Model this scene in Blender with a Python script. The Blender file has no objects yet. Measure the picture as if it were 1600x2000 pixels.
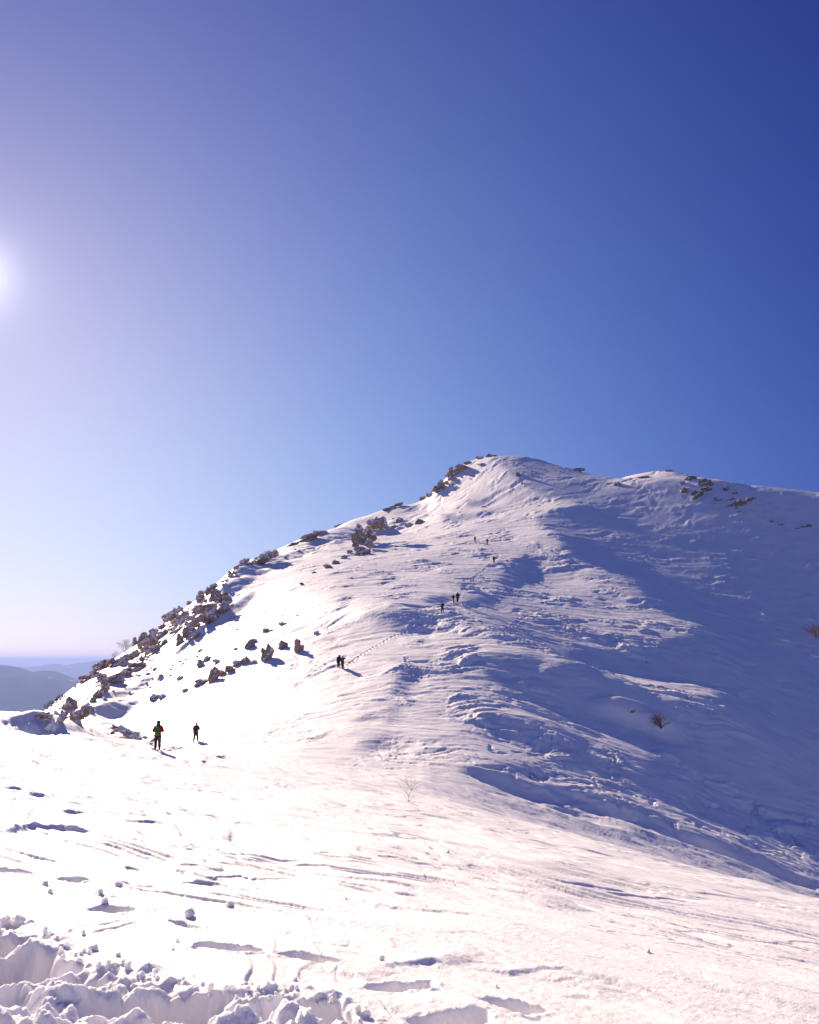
import bpy, bmesh, math, random, time
import numpy as np
from mathutils import Vector, Matrix
T0 = time.time()
R = math.radians
SC = bpy.context.scene
COL = SC.collection

# ------------------------------------------------------------------ camera
EYE = 1.6
FPX = 1640.0                      # focal length in photo pixels (photo is 1600 x 2000)
PITCH = math.atan(290.0 / FPX)
cam = bpy.data.cameras.new("camera")
cam.sensor_fit = 'HORIZONTAL'; cam.sensor_width = 36.0
cam.lens = 36.0 * FPX / 1600.0
cam.clip_start = 0.1; cam.clip_end = 200000.0
camo = bpy.data.objects.new("camera", cam); COL.objects.link(camo)
camo.location = (0, 0, EYE); camo.rotation_euler = (math.pi / 2 + PITCH, 0, 0)
SC.camera = camo

# ------------------------------------------------------------------ sun + sky
SUN_AZ = R(-29.1)                 # left of the view axis (+Y)
SUN_EL = R(23.0)
S = Vector((math.sin(SUN_AZ) * math.cos(SUN_EL), math.cos(SUN_AZ) * math.cos(SUN_EL), math.sin(SUN_EL)))
sun = bpy.data.lights.new("sun", 'SUN'); sun.energy = 4.15; sun.angle = R(0.5); sun.color = (1.0, 0.795, 0.60)
suno = bpy.data.objects.new("sun", sun); COL.objects.link(suno)
suno.rotation_euler = (-S).to_track_quat('-Z', 'Y').to_euler()
suno.location = (-60, 100, 80)

world = bpy.data.worlds.new("World"); SC.world = world; world.use_nodes = True
nt = world.node_tree; nt.nodes.clear()
def N(t, **k):
    n = nt.nodes.new(t)
    for a, b in k.items(): setattr(n, a, b)
    return n
sky = N('ShaderNodeTexSky', sky_type='NISHITA', sun_disc=False)
sky.sun_elevation = SUN_EL; sky.sun_rotation = SUN_AZ
sky.altitude = 1900; sky.air_density = 1.0; sky.dust_density = 1.5; sky.ozone_density = 3.0
def L(a, b): nt.links.new(a, b)
def M(op, a, b=None, c=None, clamp=False):
    n = N('ShaderNodeMath', operation=op, use_clamp=clamp)
    for i, v in enumerate((a, b, c)):
        if v is None: continue
        if isinstance(v, (int, float)): n.inputs[i].default_value = v
        else: L(v, n.inputs[i])
    return n.outputs[0]
EXPO = 1.1
# thin mountain air: the Nishita sky graded per channel, with the broad aureole round the sun
tc = N('ShaderNodeTexCoord')
dot = N('ShaderNodeVectorMath', operation='DOT_PRODUCT'); dot.inputs[1].default_value = S
L(tc.outputs['Generated'], dot.inputs[0])
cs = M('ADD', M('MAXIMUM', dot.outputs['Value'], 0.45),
       M('MULTIPLY', M('MAXIMUM', M('SUBTRACT', 0.30, dot.outputs['Value']), 0.0), 0.42))  # sky behind the camera brightened, added as fill light for the shaded snow
sxyz = N('ShaderNodeSeparateXYZ'); L(tc.outputs['Generated'], sxyz.inputs[0])
zz = M('MAXIMUM', sxyz.outputs[2], 0.0)
sep = N('ShaderNodeSeparateColor'); L(sky.outputs[0], sep.inputs[0])
comb = N('ShaderNodeCombineColor')
core = M('MULTIPLY', M('ADD', M('MULTIPLY', M('POWER', cs, 420.0), .5), M('MULTIPLY', M('POWER', cs, 1800.0), 2.5)), 1.0)
BGS = 0.1
for i, (gam, gain, c1, c2) in enumerate([(.47, .379, 4.32, -1.67), (.27, .650, 3.85, -2.09), (.14, .965, 1.80, -1.28)]):
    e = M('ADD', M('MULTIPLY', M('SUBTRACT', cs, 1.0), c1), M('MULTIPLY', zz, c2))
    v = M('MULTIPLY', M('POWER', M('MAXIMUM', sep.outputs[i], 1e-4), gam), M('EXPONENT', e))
    hz = M('EXPONENT', M('MULTIPLY', zz, -14.0))
    v = M('MULTIPLY', v, M('SUBTRACT', 1.0, M('MULTIPLY', hz, (.02, .09, .15)[i])))
    v = M('MULTIPLY', v, gain / BGS / 2 ** EXPO)
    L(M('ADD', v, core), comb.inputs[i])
bg = N('ShaderNodeBackground'); bg.inputs[1].default_value = BGS
out = N('ShaderNodeOutputWorld')
L(comb.outputs[0], bg.inputs[0]); L(bg.outputs[0], out.inputs[0])

SC.view_settings.view_transform = 'Standard'; SC.view_settings.look = 'None'
SC.view_settings.exposure = EXPO; SC.view_settings.gamma = 1.0
SC.view_settings.use_curve_mapping = False
SC.cycles.max_bounces = 6; SC.cycles.diffuse_bounces = 4; SC.cycles.volume_bounces = 0

# ------------------------------------------------------------------ helpers
def ray(px, py):
    X = (px - 800.0) / FPX; v = (1000.0 - py) / FPX
    return X, math.cos(PITCH) - v * math.sin(PITCH), v * math.cos(PITCH) + math.sin(PITCH)
def pt(px, py, d):
    """world point on the ray through photo pixel (px,py) at forward distance d"""
    a, b, c = ray(px, py)
    return (a / b * d, d, EYE + c / b * d)

def _hash(ix, iy, seed):
    h = (ix.astype(np.uint32) * np.uint32(374761393) + iy.astype(np.uint32) * np.uint32(668265263)
         + np.uint32((seed * 2246822519) & 0xffffffff))
    h ^= h >> np.uint32(13); h *= np.uint32(1274126177); h ^= h >> np.uint32(16)
    return h
_G = np.array([(math.cos(t), math.sin(t)) for t in np.arange(64) * math.pi / 32], dtype=np.float32)
def perlin(x, y, seed=0):
    x = np.asarray(x, np.float64); y = np.asarray(y, np.float64)
    x0 = np.floor(x); y0 = np.floor(y)
    fx = (x - x0).astype(np.float32); fy = (y - y0).astype(np.float32)
    ix = x0.astype(np.int64); iy = y0.astype(np.int64)
    def g(dx, dy):
        k = _hash((ix + dx) & 0xffffffff, (iy + dy) & 0xffffffff, seed) & np.uint32(63)
        return _G[k, 0] * (fx - dx) + _G[k, 1] * (fy - dy)
    u = fx * fx * fx * (fx * (fx * 6 - 15) + 10); w = fy * fy * fy * (fy * (fy * 6 - 15) + 10)
    a = g(0, 0); b = g(1, 0); c = g(0, 1); d = g(1, 1)
    return 1.5 * ((a + (b - a) * u) * (1 - w) + (c + (d - c) * u) * w)
def fbm(x, y, seed=0, octv=4, gain=0.5, lac=2.03):
    s = 0; a = 1.0
    for k in range(octv):
        s = s + a * perlin(x, y, seed + k * 17); x = x * lac; y = y * lac; a *= gain
    return s
def sstep(a, b, x):
    t = np.clip((x - a) / (b - a), 0, 1); return t * t * (3 - 2 * t)

# ------------------------------------------------------------------ terrain: macro shape
CP = []
def cp(px, py, d): CP.append(pt(px, py, d))
# foreground slope, falling away to the right, with its crest line
for a in [(0,2000,3.9),(800,2000,4.1),(1600,2000,4.4),(0,1800,6.0),(800,1800,6.4),(1600,1800,12),(1600,1900,7),
          (400,1800,6.2),(0,1650,9.2),(400,1650,13),(800,1650,14),(1200,1750,11.5),(1200,1680,19),
          (0,1600,11),(0,1500,20),(0,1450,31),(200,1480,34),(400,1550,28),(200,1550,18),(800,1570,30),(600,1600,20),
          (0,1417,46),(1600,1757,22),(1200,1655,32),(800,1547,46),(1000,1600,38)]: cp(*a)
# beyond the crest: hollow between the slope and the hill
for x, y, z in [(34,58,-16.8),(50,74,-21)]: CP.append((x, y, z))
for a in [(1000,1592,67),(1200,1646,65),(1400,1700,65),(1600,1749,65),(1000,1613,52),(1200,1670,49),(1400,1724,46),(1600,1774,44),(800,1554,60),
          (1600,1766,31),(1400,1712,34),(1200,1661,40),(1400,1705,27)]: cp(*a)
# saddle with the two nearest walkers
for a in [(308,1463,66),(382,1448,78),(450,1475,62),(250,1450,64),(130,1432,62),(60,1424,58),(560,1480,72),(600,1450,82)]: cp(*a)
# hill foot
for a in [(800,1500,80),(1000,1520,79),(1200,1600,73),(1200,1550,80),(1400,1660,71),(1400,1600,80),(1600,1700,72),(1600,1650,80),(900,1530,78)]: cp(*a)
# hill face
for a in [(662,1305,104),(668,1307,103),(863,1196,134),(893,1176,143),(964,1100,194),(927,1059,228),
          (300,1400,86),(400,1330,103),(500,1300,113),(500,1200,148),(600,1150,168),(720,1050,223),(750,1200,139),
          (800,1100,188),(600,1250,127),(800,1400,94),(800,1300,113),(1000,1300,117),(1000,1400,97),(1100,1450,92),
          (1200,1500,88),(1290,1415,106),(1200,1100,192),(1400,1150,172),(1600,1150,158),(1200,1250,146),(1400,1250,140),
          (1600,1300,121),(1600,1450,101),(1600,1530,93),(1600,1600,86),(1400,1500,92),(1000,1200,146),(1060,1000,252),(1300,1000,222),
          (1500,1020,196),(900,980,280),(960,940,305),(200,1380,82),(170,1410,70),(400,1240,135),(300,1310,107)]: cp(*a)
# skyline of the hill and the falling ground behind it
SKY = [(75,1397,74),(140,1345,92),(200,1302,110),(300,1240,138),(400,1160,168),(450,1113,190),(520,1082,212),(600,1048,236),
       (700,1012,268),(820,982,298),(850,957,314),(900,912,324),(945,891,330),(1000,894,322),(1100,918,300),(1190,932,276),
       (1260,922,260),(1312,919,252),(1400,935,236),(1500,950,222),(1600,962,210)]
SKY_I = []
for a in SKY:
    SKY_I.append(len(CP)); cp(*a)
    x, y, z = pt(*a)
    k = 1.0 if a[0] < 850 else 0.75
    for dd, dz in ((30, 4), (90, 38)):
        sx = -0.75 if a[0] < 860 else 0.0
        CP.append((x + sx * dd, y + math.sqrt(1 - sx * sx) * dd, z - dz * k - 0.0))
for x, y, z in [(260,250,48),(260,150,0),(200,90,-32),(140,60,-30),(120,20,-24),(60,5,-11),(40,-40,-8),(-40,-40,6),(-30,10,2.5),
                (-60,30,-4),(-90,70,-22),(-120,20,-16),(-160,120,-60),(-260,250,-120),(-160,350,-60),(0,600,-30),(250,500,-20),
                (450,250,-20),(-500,0,-180),(-500,500,-240),(500,-100,-120),(0,-400,-60),(300,-400,-120),(0,900,-200),(600,800,-160),
                (-600,900,-300),(-20,-10,2.0),(20,-8,-3.0)]: CP.append((x, y, z))
CP = np.array(CP)
def _tps_fit(P, lam=0.3):
    n = len(P); d = np.hypot(P[:, None, 0] - P[None, :, 0], P[:, None, 1] - P[None, :, 1]) / 100
    K = np.where(d > 0, d * d * np.log(np.maximum(d, 1e-9)), 0)
    rr = np.hypot(P[:, 0], P[:, 1]) / 100
    K += np.diag(lam * 1e-4 * (rr + 0.02) ** 2)
    Q = np.c_[np.ones(n), P[:, 0] / 100, P[:, 1] / 100]
    A = np.block([[K, Q], [Q.T, np.zeros((3, 3))]])
    return np.linalg.solve(A, np.r_[P[:, 2], 0, 0, 0])
def macro(x, y):
    sh = x.shape; x = x.ravel().astype(np.float32) / 100; y = y.ravel().astype(np.float32) / 100
    o = (TW[-3] + TW[-2] * x + TW[-1] * y).astype(np.float64)
    for i in range(len(CP)):
        d2 = (x - np.float32(CP[i, 0] / 100)) ** 2 + (y - np.float32(CP[i, 1] / 100)) ** 2 + np.float32(1e-12)
        o += TW[i] * 0.5 * (d2 * np.log(d2))
    return o.reshape(sh)
TW = _tps_fit(CP)
def to_px(x, y, z):
    """project a world point to photo pixels"""
    z = z - EYE
    f = y * math.cos(PITCH) + z * math.sin(PITCH)
    u = -y * math.sin(PITCH) + z * math.cos(PITCH)
    f = np.maximum(f, 0.01)
    return 800 + FPX * x / f, 1000 - FPX * u / f
def in_poly(px, py, poly):
    c = np.zeros(px.shape, bool); n = len(poly)
    for i in range(n):
        x1, y1 = poly[i]; x2, y2 = poly[(i + 1) % n]
        if y1 == y2: continue
        m = ((y1 > py) != (y2 > py)) & (px < (x2 - x1) * (py - y1) / (y2 - y1) + x1)
        c ^= m
    return c

# ---- relief of the hill: hollows and swells, sculpted so that the low sun grazes or misses them
GX0, GY0, GS = -300.0, 40.0, 0.5
GW, GH = 1440, 1024
gx, gy = np.meshgrid(GX0 + np.arange(GW) * GS, GY0 + np.arange(GH) * GS)
def bilerp(A, x, y, x0, y0, s):
    fx = np.clip((x - x0) / s, 0, A.shape[1] - 1.001); fy = np.clip((y - y0) / s, 0, A.shape[0] - 1.001)
    ix = fx.astype(int); iy = fy.astype(int); fx = fx - ix; fy = fy - iy
    return (A[iy, ix] * (1 - fx) + A[iy, ix + 1] * fx) * (1 - fy) + (A[iy + 1, ix] * (1 - fx) + A[iy + 1, ix + 1] * fx) * fy
cx, cy = gx[::4, ::4], gy[::4, ::4]
base = bilerp(macro(cx, cy), gx, gy, GX0, GY0, GS * 4)
AX, AY = math.sin(SUN_AZ), math.cos(SUN_AZ)
TE = math.tan(SUN_EL)
# normalised light: tan(el) - slope towards the sun ( <0 = turned away from the sun )
SHADE = [  # hollows and flanks turned from the sun (photo pixels on the hillside)
 [(958,893),(1600,955),(1700,962),(1700,1640),(1600,1624),(1465,1616),(1420,1616),(1356,1586),(1300,1567),(1240,1534),(1225,1500),
  (1251,1485),(1349,1495),(1300,1470),(1200,1436),(1150,1412),(1060,1372),(1040,1350),(1010,1345),(950,1325),(930,1288),(960,1275),
  (1060,1290),(1110,1268),(1200,1262),(1300,1245),(1385,1205),(1320,1190),(1270,1160),(1240,1120),(1170,1095),(1100,1075),(1090,1040),(1040,1010),
  (1090,990),(1140,985),(1060,965),(1000,932),(985,915)],
 [(1012,1084),(1030,1074),(1036,1083),(1058,1086),(1050,1096),(1064,1112),(1052,1120),(1040,1138),(1020,1136),(996,1150),(968,1160),(984,1142),(976,1124),(990,1112),(984,1102),(1006,1098)],
 [(905,1180),(940,1163),(972,1155),(965,1178),(930,1188),(900,1187)],
 [(825,1172),(880,1163),(878,1178),(830,1186)],
 [(765,1200),(800,1192),(842,1190),(835,1201),(790,1206),(768,1216)],
 [(690,1222),(760,1222),(820,1213),(862,1220),(830,1232),(790,1240),(740,1232)],
 [(790,1290),(815,1320),(792,1350),(768,1352),(772,1328)],
 [(785,1366),(764,1412),(750,1412),(768,1376)],
 [(768,1430),(742,1452),(700,1454),(700,1440),(740,1430)],
 [(1000,1421),(1060,1425),(1131,1440),(1157,1485),(1200,1537),(1150,1500),(1094,1478),(1030,1462),(990,1445)],
 [(900,1425),(960,1400),(1000,1408),(1060,1440),(1040,1465),(960,1450)],
 [(850,1008),(900,1002),(962,992),(960,1003),(920,1008),(905,1014)],
 [(905,975),(958,968),(970,975),(950,984),(920,984)],
 [(915,1497),(990,1500),(1060,1520),(1100,1530),(1060,1528),(990,1515),(925,1512)],
 [(735,1362),(765,1356),(760,1364),(740,1366)],[(690,1386),(740,1388),(735,1396),(700,1394)],[(675,1290),(670,1290),(672,1291)],
 [(159,1415),(175,1419),(222,1372),(194,1381),(162,1394)],[(275,1284),(312,1275),(344,1241),(312,1253),(281,1275)],[(248,1316),(275,1300),(285,1290),(262,1300)],
 [(392,1230),(411,1222),(437,1211),(466,1196),(499,1164),(494,1155),(475,1164),(437,1185)],[(419,1172),(437,1159),(494,1129),(499,1131),(471,1153),(437,1174)],
 [(449,1134),(467,1103),(484,1092),(522,1086),(512,1102),(475,1125)],[(321,1369),(349,1346),(332,1352)],[(419,1333),(475,1303),(465,1312),(430,1336)],
 [(744,1022),(766,1020),(762,1037),(746,1048)],[(718,1063),(733,1061),(734,1070),(722,1079)],[(340,1215),(372,1200),(366,1212),(345,1226)],
 [(1010,1345),(1075,1335),(1150,1325),(1180,1350),(1250,1352),(1272,1400),(1300,1440),(1340,1482),(1250,1450),(1150,1408),(1060,1368)],
]
LIT = [   # swells that still catch the sun inside the shaded flank
 ([(1040,1330),(1065,1296),(1120,1288),(1200,1303),(1250,1322),(1330,1326),(1400,1342),(1445,1362),(1500,1392),(1560,1420),(1600,1440),
   (1600,1446),(1550,1426),(1500,1400),(1440,1374),(1400,1368),(1372,1382),(1395,1412),(1340,1420),(1290,1402),(1272,1385),(1255,1355),(1210,1345),(1180,1350),(1165,1315),(1100,1312),(1060,1328)], .36),
 ([(1000,1356),(1060,1372),(1130,1405),(1200,1440),(1280,1465),(1349,1488),(1330,1497),(1260,1482),(1255,1500),(1235,1515),(1200,1535),(1165,1490),(1135,1432),(1080,1408),(1000,1388)], .17),
 ([(960,1190),(1000,1150),(1060,1130),(1150,1125),(1225,1135),(1240,1180),(1320,1192),(1370,1205),(1300,1235),(1200,1258),(1100,1265),(1000,1245)], .19),
 ([(1180,1105),(1230,1095),(1245,1125),(1190,1130)], .05),
 ([(1430,1212),(1500,1203),(1545,1222),(1430,1228)], .04),
 ([(1545,1222),(1620,1240),(1620,1248),(1560,1236)], .08),
 ([(1380,1160),(1410,1160),(1405,1168),(1385,1166)], .06),
 ([(1560,1325),(1620,1318),(1620,1345),(1590,1340)], .05),
 ([(1235,1283),(1290,1282),(1290,1295),(1240,1295)], .05),
 ([(1190,936),(1230,928),(1315,916),(1320,922),(1240,936),(1205,940)], .16),
 ([(1200,1385),(1245,1382),(1250,1388),(1200,1390)], .06),
 ([(1060,890),(1000,888),(1010,893)], .05),
]
def field_target(z):
    px, py = to_px(gx, gy, z)
    T = np.full(gx.shape, np.nan)
    # gently falling light across the hill from left to right
    v = np.interp(px, [300, 600, 750, 860, 980, 1100, 1200, 1400, 1700], [.39, .35, .33, .29, .20, .16, .13, .11, .10])
    low = sstep(1440, 1560, py + 0.0 * px)                  # hill foot: flatter again
    T = v + low * 0.02
    for poly in SHADE[:1]: T[in_poly(px, py, poly)] = -0.075
    T = np.where((T < 0) & (py < 1180), -0.085, T)
    for poly, val in LIT: T[in_poly(px, py, poly)] = val
    for k_, poly in enumerate(SHADE[1:]): T[in_poly(px, py, poly)] = -0.05 if k_ == 0 else -0.14
    D0 = in_poly(px, py, SHADE[0]).astype(float)
    for poly, val in LIT: D0[in_poly(px, py, poly)] = 0
    for poly in SHADE[1:]: D0[in_poly(px, py, poly)] = 1
    return T, D0, px, py
def blur(A, s):
    ky = np.fft.fftfreq(A.shape[0], GS)[:, None] * 2 * np.pi; kx = np.fft.rfftfreq(A.shape[1], GS)[None] * 2 * np.pi
    return np.fft.irfft2(np.fft.rfft2(A) * np.exp(-0.5 * s * s * (kx * kx + ky * ky)), s=A.shape)
az_g = gx / gy
# mask: the visible hillside (inside the skyline, behind the hollow)
sky_az = np.array([pt(*a)[0] / a[2] for a in SKY]); sky_d = np.array([a[2] for a in SKY], float)
dmax = np.interp(az_g, sky_az, sky_d)
mask = np.where(az_g > .02, sstep(54, 62, gy), sstep(60, 75, gy)) * (1 - sstep(-4, 10, gy - dmax)) * sstep(-.42, -.25, az_g) * (1 - sstep(.62, .75, az_g))
# keep the skyline where it stands: ease the whole face up or down a little along each bearing
SKYL = [(40,1412),(75,1397),(110,1370),(140,1345),(200,1302),(250,1270),(300,1238),(345,1200),(400,1160),(430,1135),(450,1113),(475,1098),
        (520,1082),(570,1061),(600,1048),(640,1037),(700,1012),(760,994),(820,982),(838,970),(857,948),(880,925),(905,909),(945,891),
        (1000,893),(1050,902),(1100,912),(1140,924),(1190,932),(1220,930),(1260,922),(1312,918),(1350,928),(1400,934),(1450,944),(1500,950),(1600,961)]
_sa = np.array([ray(*p)[0] / ray(*p)[1] for p in SKYL]); _se = np.array([ray(*p)[2] / ray(*p)[1] for p in SKYL])
aa = np.linspace(-.56, .62, 385); dd = np.arange(62, 430, 1.0)
DD, A2 = np.meshgrid(dd, aa)
def ease(Z, sm):
    """keep the skyline where it stands: ease the whole face up or down a little along each bearing"""
    tot = np.zeros_like(Z)
    def sm1(c, w_):
        ker = np.exp(-0.5 * ((aa - aa.mean()) / w_) ** 2); ker /= ker.sum()
        return np.convolve(np.pad(c, 192, mode='edge'), ker, 'same')[192:-192]
    dm = sm1(np.interp(aa, sky_az, sky_d), .03)
    w = sstep(.25, .95, gy / np.interp(az_g, aa, dm)) * sstep(55, 75, gy)
    for it in range(1):
        ZZ = bilerp(Z + tot, A2 * DD, DD, GX0, GY0, GS)
        E = np.where(DD > 62, (ZZ - EYE) / DD, -9); k = E.argmax(1); e = E.max(1)
        c = (np.interp(aa, _sa, _se) - e) * np.minimum(dd[k], dm * 1.15)
        c = sm1(c, sm) * sstep(-.55, -.47, aa)
        tot = tot + np.interp(az_g, aa, c) * w * (1 - sstep(.52, .70, az_g))
    print("skyline fix", np.abs(c).max(), np.abs(c[(aa>-.43)&(aa<.47)]).max(), np.round(tot[::160, ::160].min(), 1), np.round(tot.max(), 1), np.round(c[::32], 1))
    return tot
delta = np.zeros_like(base)
KY = np.fft.fftfreq(GH, GS)[:, None] * 2 * np.pi; KX = np.fft.rfftfreq(GW, GS)[None] * 2 * np.pi
ka = KX * AX + KY * AY; kp = -KX * AY + KY * AX
corr = np.zeros_like(base)
for it in range(6):
    if it < 3:
        T, DEEP = field_target(base + corr + delta)[:2]
        T = blur(T, 0.5) * .45 + blur(T, 3.2) * .55; DEEP = np.clip(blur(DEEP, 5.0), 0, 1)
    by, bx = np.gradient(base + corr, GS)
    want = TE - T                      # wanted slope towards the sun
    G = np.fft.rfft2((want - (bx * AX + by * AY)) * mask)
    delta = np.fft.irfft2((-1j * ka) * G / (ka ** 2 + 0.02 * kp ** 2 + (1 / 180.0) ** 2), s=base.shape) * sstep(49, 60, gy)
    if it < 5: corr = corr + ease(base + corr + delta, .016)
    else: print("left over skyline error"); ease(base + corr + delta, .016)
REL = corr + delta
base = base + corr
HILL = base + delta
print("relief", delta.min(), delta.max(), time.time() - T0)

# ------------------------------------------------------------------ foreground features given as marks on the slope
def fg_point(px, py):
    a, b, c = ray(px, py)
    d = np.linspace(2, 60, 1500); x = a / b * d; z = EYE + c / b * d
    zz = macro(x, d); k = np.argmax(zz >= z)
    return x[k], d[k]
SCARP = [([(620,1740),(700,1757),(765,1769),(820,1777),(870,1779),(930,1786),(985,1798)], .04),
 ([(205,1590),(240,1600),(300,1607),(345,1617)], .06), ([(0,1618),(60,1610),(120,1620),(170,1632),(205,1642)], .085),
 ([(-30,1535),(40,1545),(100,1560)], .08), ([(310,1692),(340,1700),(380,1715),(430,1722)], .06),
 ([(715,1890),(760,1897),(800,1882),(850,1875),(900,1882)], .035),([(900,1882),(1000,1903),(1100,1896),(1200,1920),(1300,1965)], .022),
 ([(630,1885),(660,1900),(715,1922)], .05), ([(800,1812),(870,1822),(950,1824),(1050,1846)], .02),
 ([(1050,1935),(1110,1942),(1150,1942),(1200,1952)], .018), ([(95,1828),(140,1820),(180,1832),(205,1830)], .028),
 ([(560,1620),(700,1660),(850,1700)], .02), ([(400,1655),(440,1665),(500,1680)], .05), ([(20,1480),(80,1495),(120,1505)], .09),
 ([(330,1640),(400,1652),(440,1662)], .04), ([(110,1580),(180,1590)], .08), ([(600,1660),(640,1668),(760,1700)], .02),
 ([(380,1560),(520,1595),(640,1620)], .025), ([(100,1520),(200,1545),(300,1570)], .05),([(700,1600),(860,1650),(1000,1690)], .015)]
SC_W = []
for pl, A in SCARP:
    SC_W.append((np.array([fg_point(*p) for p in pl]), A))
# footprints: centre pixel, length, width, angle of the long axis (world), depth
FOOT = [((150,1728),.36,.16,-.5,.13),((215,1785),.38,.15,-.5,.14),((365,1812),.34,.14,-.8,.12),((450,1862),.42,.17,.0,.15),
        ((605,1873),.38,.15,-.35,.14),((790,1930),.34,.14,-.02,.13),((990,1972),.36,.14,-.55,.13),((15,1706),.4,.2,.1,.14),
        ((880,1998),.4,.16,.0,.15)]
FT_W = [(fg_point(*p), l, w, a, dp) for p, l, w, a, dp in FOOT]
TRENCH = [(-300,1780),(0,1800),(50,1808),(95,1845),(130,1890),(200,1905),(240,1890),(330,1925),(400,1955),(470,1950),(540,1935),(640,1955),(700,1985),(760,2040),(760,2300),(-300,2300)]
TR_W = np.array([fg_point(px, min(py, 2250)) for px, py in TRENCH])
PITS = [((50,1880),.42,.34,.30),((165,1925),.12,.12,.14),((300,1960),.34,.16,.22),((430,1985),.30,.14,.16),((620,1975),.36,.13,.14),((-60,1950),.35,.3,.2),((15,1840),.2,.16,.15)]
PT_W = [(fg_point(*p), a, b, d) for p, a, b, d in PITS]
def seg_dist(x, y, P):
    best = np.full(x.shape, 1e9); sd = np.zeros(x.shape); tt = np.zeros(x.shape)
    L = np.r_[0, np.cumsum(np.hypot(*(np.diff(P, axis=0).T)))]
    for i in range(len(P) - 1):
        ax, ay = P[i]; bx, by = P[i + 1]; dx, dy = bx - ax, by - ay; l2 = dx * dx + dy * dy
        t = np.clip(((x - ax) * dx + (y - ay) * dy) / l2, 0, 1)
        qx = x - ax - t * dx; qy = y - ay - t * dy; d = np.hypot(qx, qy)
        s = np.sign(dx * qy - dy * qx); m = d < best
        best[m] = d[m]; sd[m] = (s * d)[m]; tt[m] = ((L[i] + t * math.sqrt(l2)) / L[-1])[m]
    return best, sd, tt
def near_relief(x, y):
    """snow marks within some 25 m of the camera: scarps, footprints, churned trench"""
    h = np.zeros(x.shape)
    wx = x + 0.06 * perlin(x * 3.1, y * 3.1, 5) + 0.008 * perlin(x * 13, y * 13, 6)
    wy = y + 0.06 * perlin(x * 3.1, y * 3.1, 7) + 0.008 * perlin(x * 13, y * 13, 8)
    for P, A in SC_W:
        lo = P.min(0) - 3; hi = P.max(0) + 3
        m = (x > lo[0]) & (x < hi[0]) & (y > lo[1]) & (y < hi[1])
        if not m.any(): continue
        xs_, ys_ = x[m], y[m]
        xr = .83 * xs_ - .56 * ys_; yr = .56 * xs_ + .83 * ys_
        xs_ = xs_ + .07 * perlin(xr * 2.3, yr * 2.3, 5) + .014 * fbm(xr * 7.1, yr * 7.1, 9, 2); ys_ = ys_ + .07 * perlin(xr * 2.3, yr * 2.3, 7) + .014 * fbm(xr * 7.1, yr * 7.1, 12, 2)
        d, sd, t = seg_dist(xs_, ys_, P)
        wdt = A * 9
        amp = .8 * A * np.clip(np.minimum(t, 1 - t) * 3.2, 0, 1) * np.maximum(.15, 0.8 + 0.6 * perlin(x[m] * 2.2, y[m] * 2.2, 31))
        st = sstep(-1, 1, sd / (.006 * y[m] + .003))
        prof = st * np.exp(-np.maximum(sd, 0) / wdt) - (1 - st) * 0.35 * np.exp(np.minimum(sd, 0) / (A * 3.0))
        end = np.where((t <= 0.001) | (t >= 0.999), 0, 1)
        h[m] += amp * prof * end
    for (c, l, w, a, dp) in FT_W:
        m = (np.abs(x - c[0]) < .6) & (np.abs(y - c[1]) < .6)
        if not m.any(): continue
        dx = wx[m] - c[0]; dy = wy[m] - c[1]
        u = (dx * math.cos(a) + dy * math.sin(a)) / (l / 2); v = (-dx * math.sin(a) + dy * math.cos(a)) / (w / 2)
        r = (np.abs(u) ** 3.2 + np.abs(v) ** 2.4) ** (1 / 2.8)
        h[m] -= dp * (1 - sstep(.72, 1.04, r))
        h[m] += .008 * np.exp(-((r - 1.22) / .16) ** 2) * (0.6 + fbm(x[m] * 14, y[m] * 14, 41, 3))
    m = (y < 7.5) & (x > -4) & (x < 2.2) & (y > -1)
    if m.any():
        X, Y = wx[m], wy[m]
        Y2 = Y + .05 * perlin(X * 6, Y * 6, 51); 
        inn = in_poly(X, Y2, [tuple(p) for p in TR_W])
        dd = seg_dist(X, Y2, np.vstack([TR_W, TR_W[:1]]))[0]
        e = np.where(inn, dd, -dd)
        k = sstep(-.02, .10, e)
        bl = 1 - np.abs(fbm(X * 2.6, Y * 2.6, 61, 1)) * 2.0
        lumps = 0.09 * (np.abs(perlin(X * 2.9, Y * 2.9, 62)) * 1.6 + 0.75 * np.abs(perlin(X * 7.5, Y * 7.5, 63)) + .20 * np.abs(perlin(X * 16, Y * 16, 64)) + .11 * np.abs(perlin(X * 34, Y * 34, 68)) + .05 * perlin(X * 70, Y * 70, 69)) 
        hh = k * (-0.085 + lumps + .05 * perlin(X * 1.3, Y * 1.3, 65))
        for (c, a, b, dpt) in PT_W:
            q = np.hypot((X - c[0]) / a, (Y - c[1]) / b) + .25 * perlin(X * 5, Y * 5, 66)
            hh -= dpt * (1 - sstep(.5, 1.0, q)) * sstep(-.03, .06, e)
        rim = np.exp(-((e + .03) / .07) ** 2)
        hh += .03 * rim * (0.4 + np.maximum(0, fbm(X * 9, Y * 9, 67, 3)))
        h[m] += hh
    return h

def terrace(n, sharp=5.0):
    f = np.floor(n); t = n - f
    return f + sstep(0, 1, np.clip((t - 0.5) * sharp + 0.5, 0, 1))
def sastrugi(x, y, ang, ls, seed, stretch=5.0, octv=4):
    """wind-cut snow: long tongues along the wind with little scarps"""
    c, s = math.cos(ang), math.sin(ang)
    u = (x * c + y * s) / (ls * stretch); v = (-x * s + y * c) / ls
    v = v + 0.9 * perlin(u * 1.3 + 7, v * 0.33, seed + 3); u = u + .35 * perlin(u * 2, v * .7, seed + 4)
    n = fbm(u, v, seed, octv, 0.55)
    return n

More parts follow.
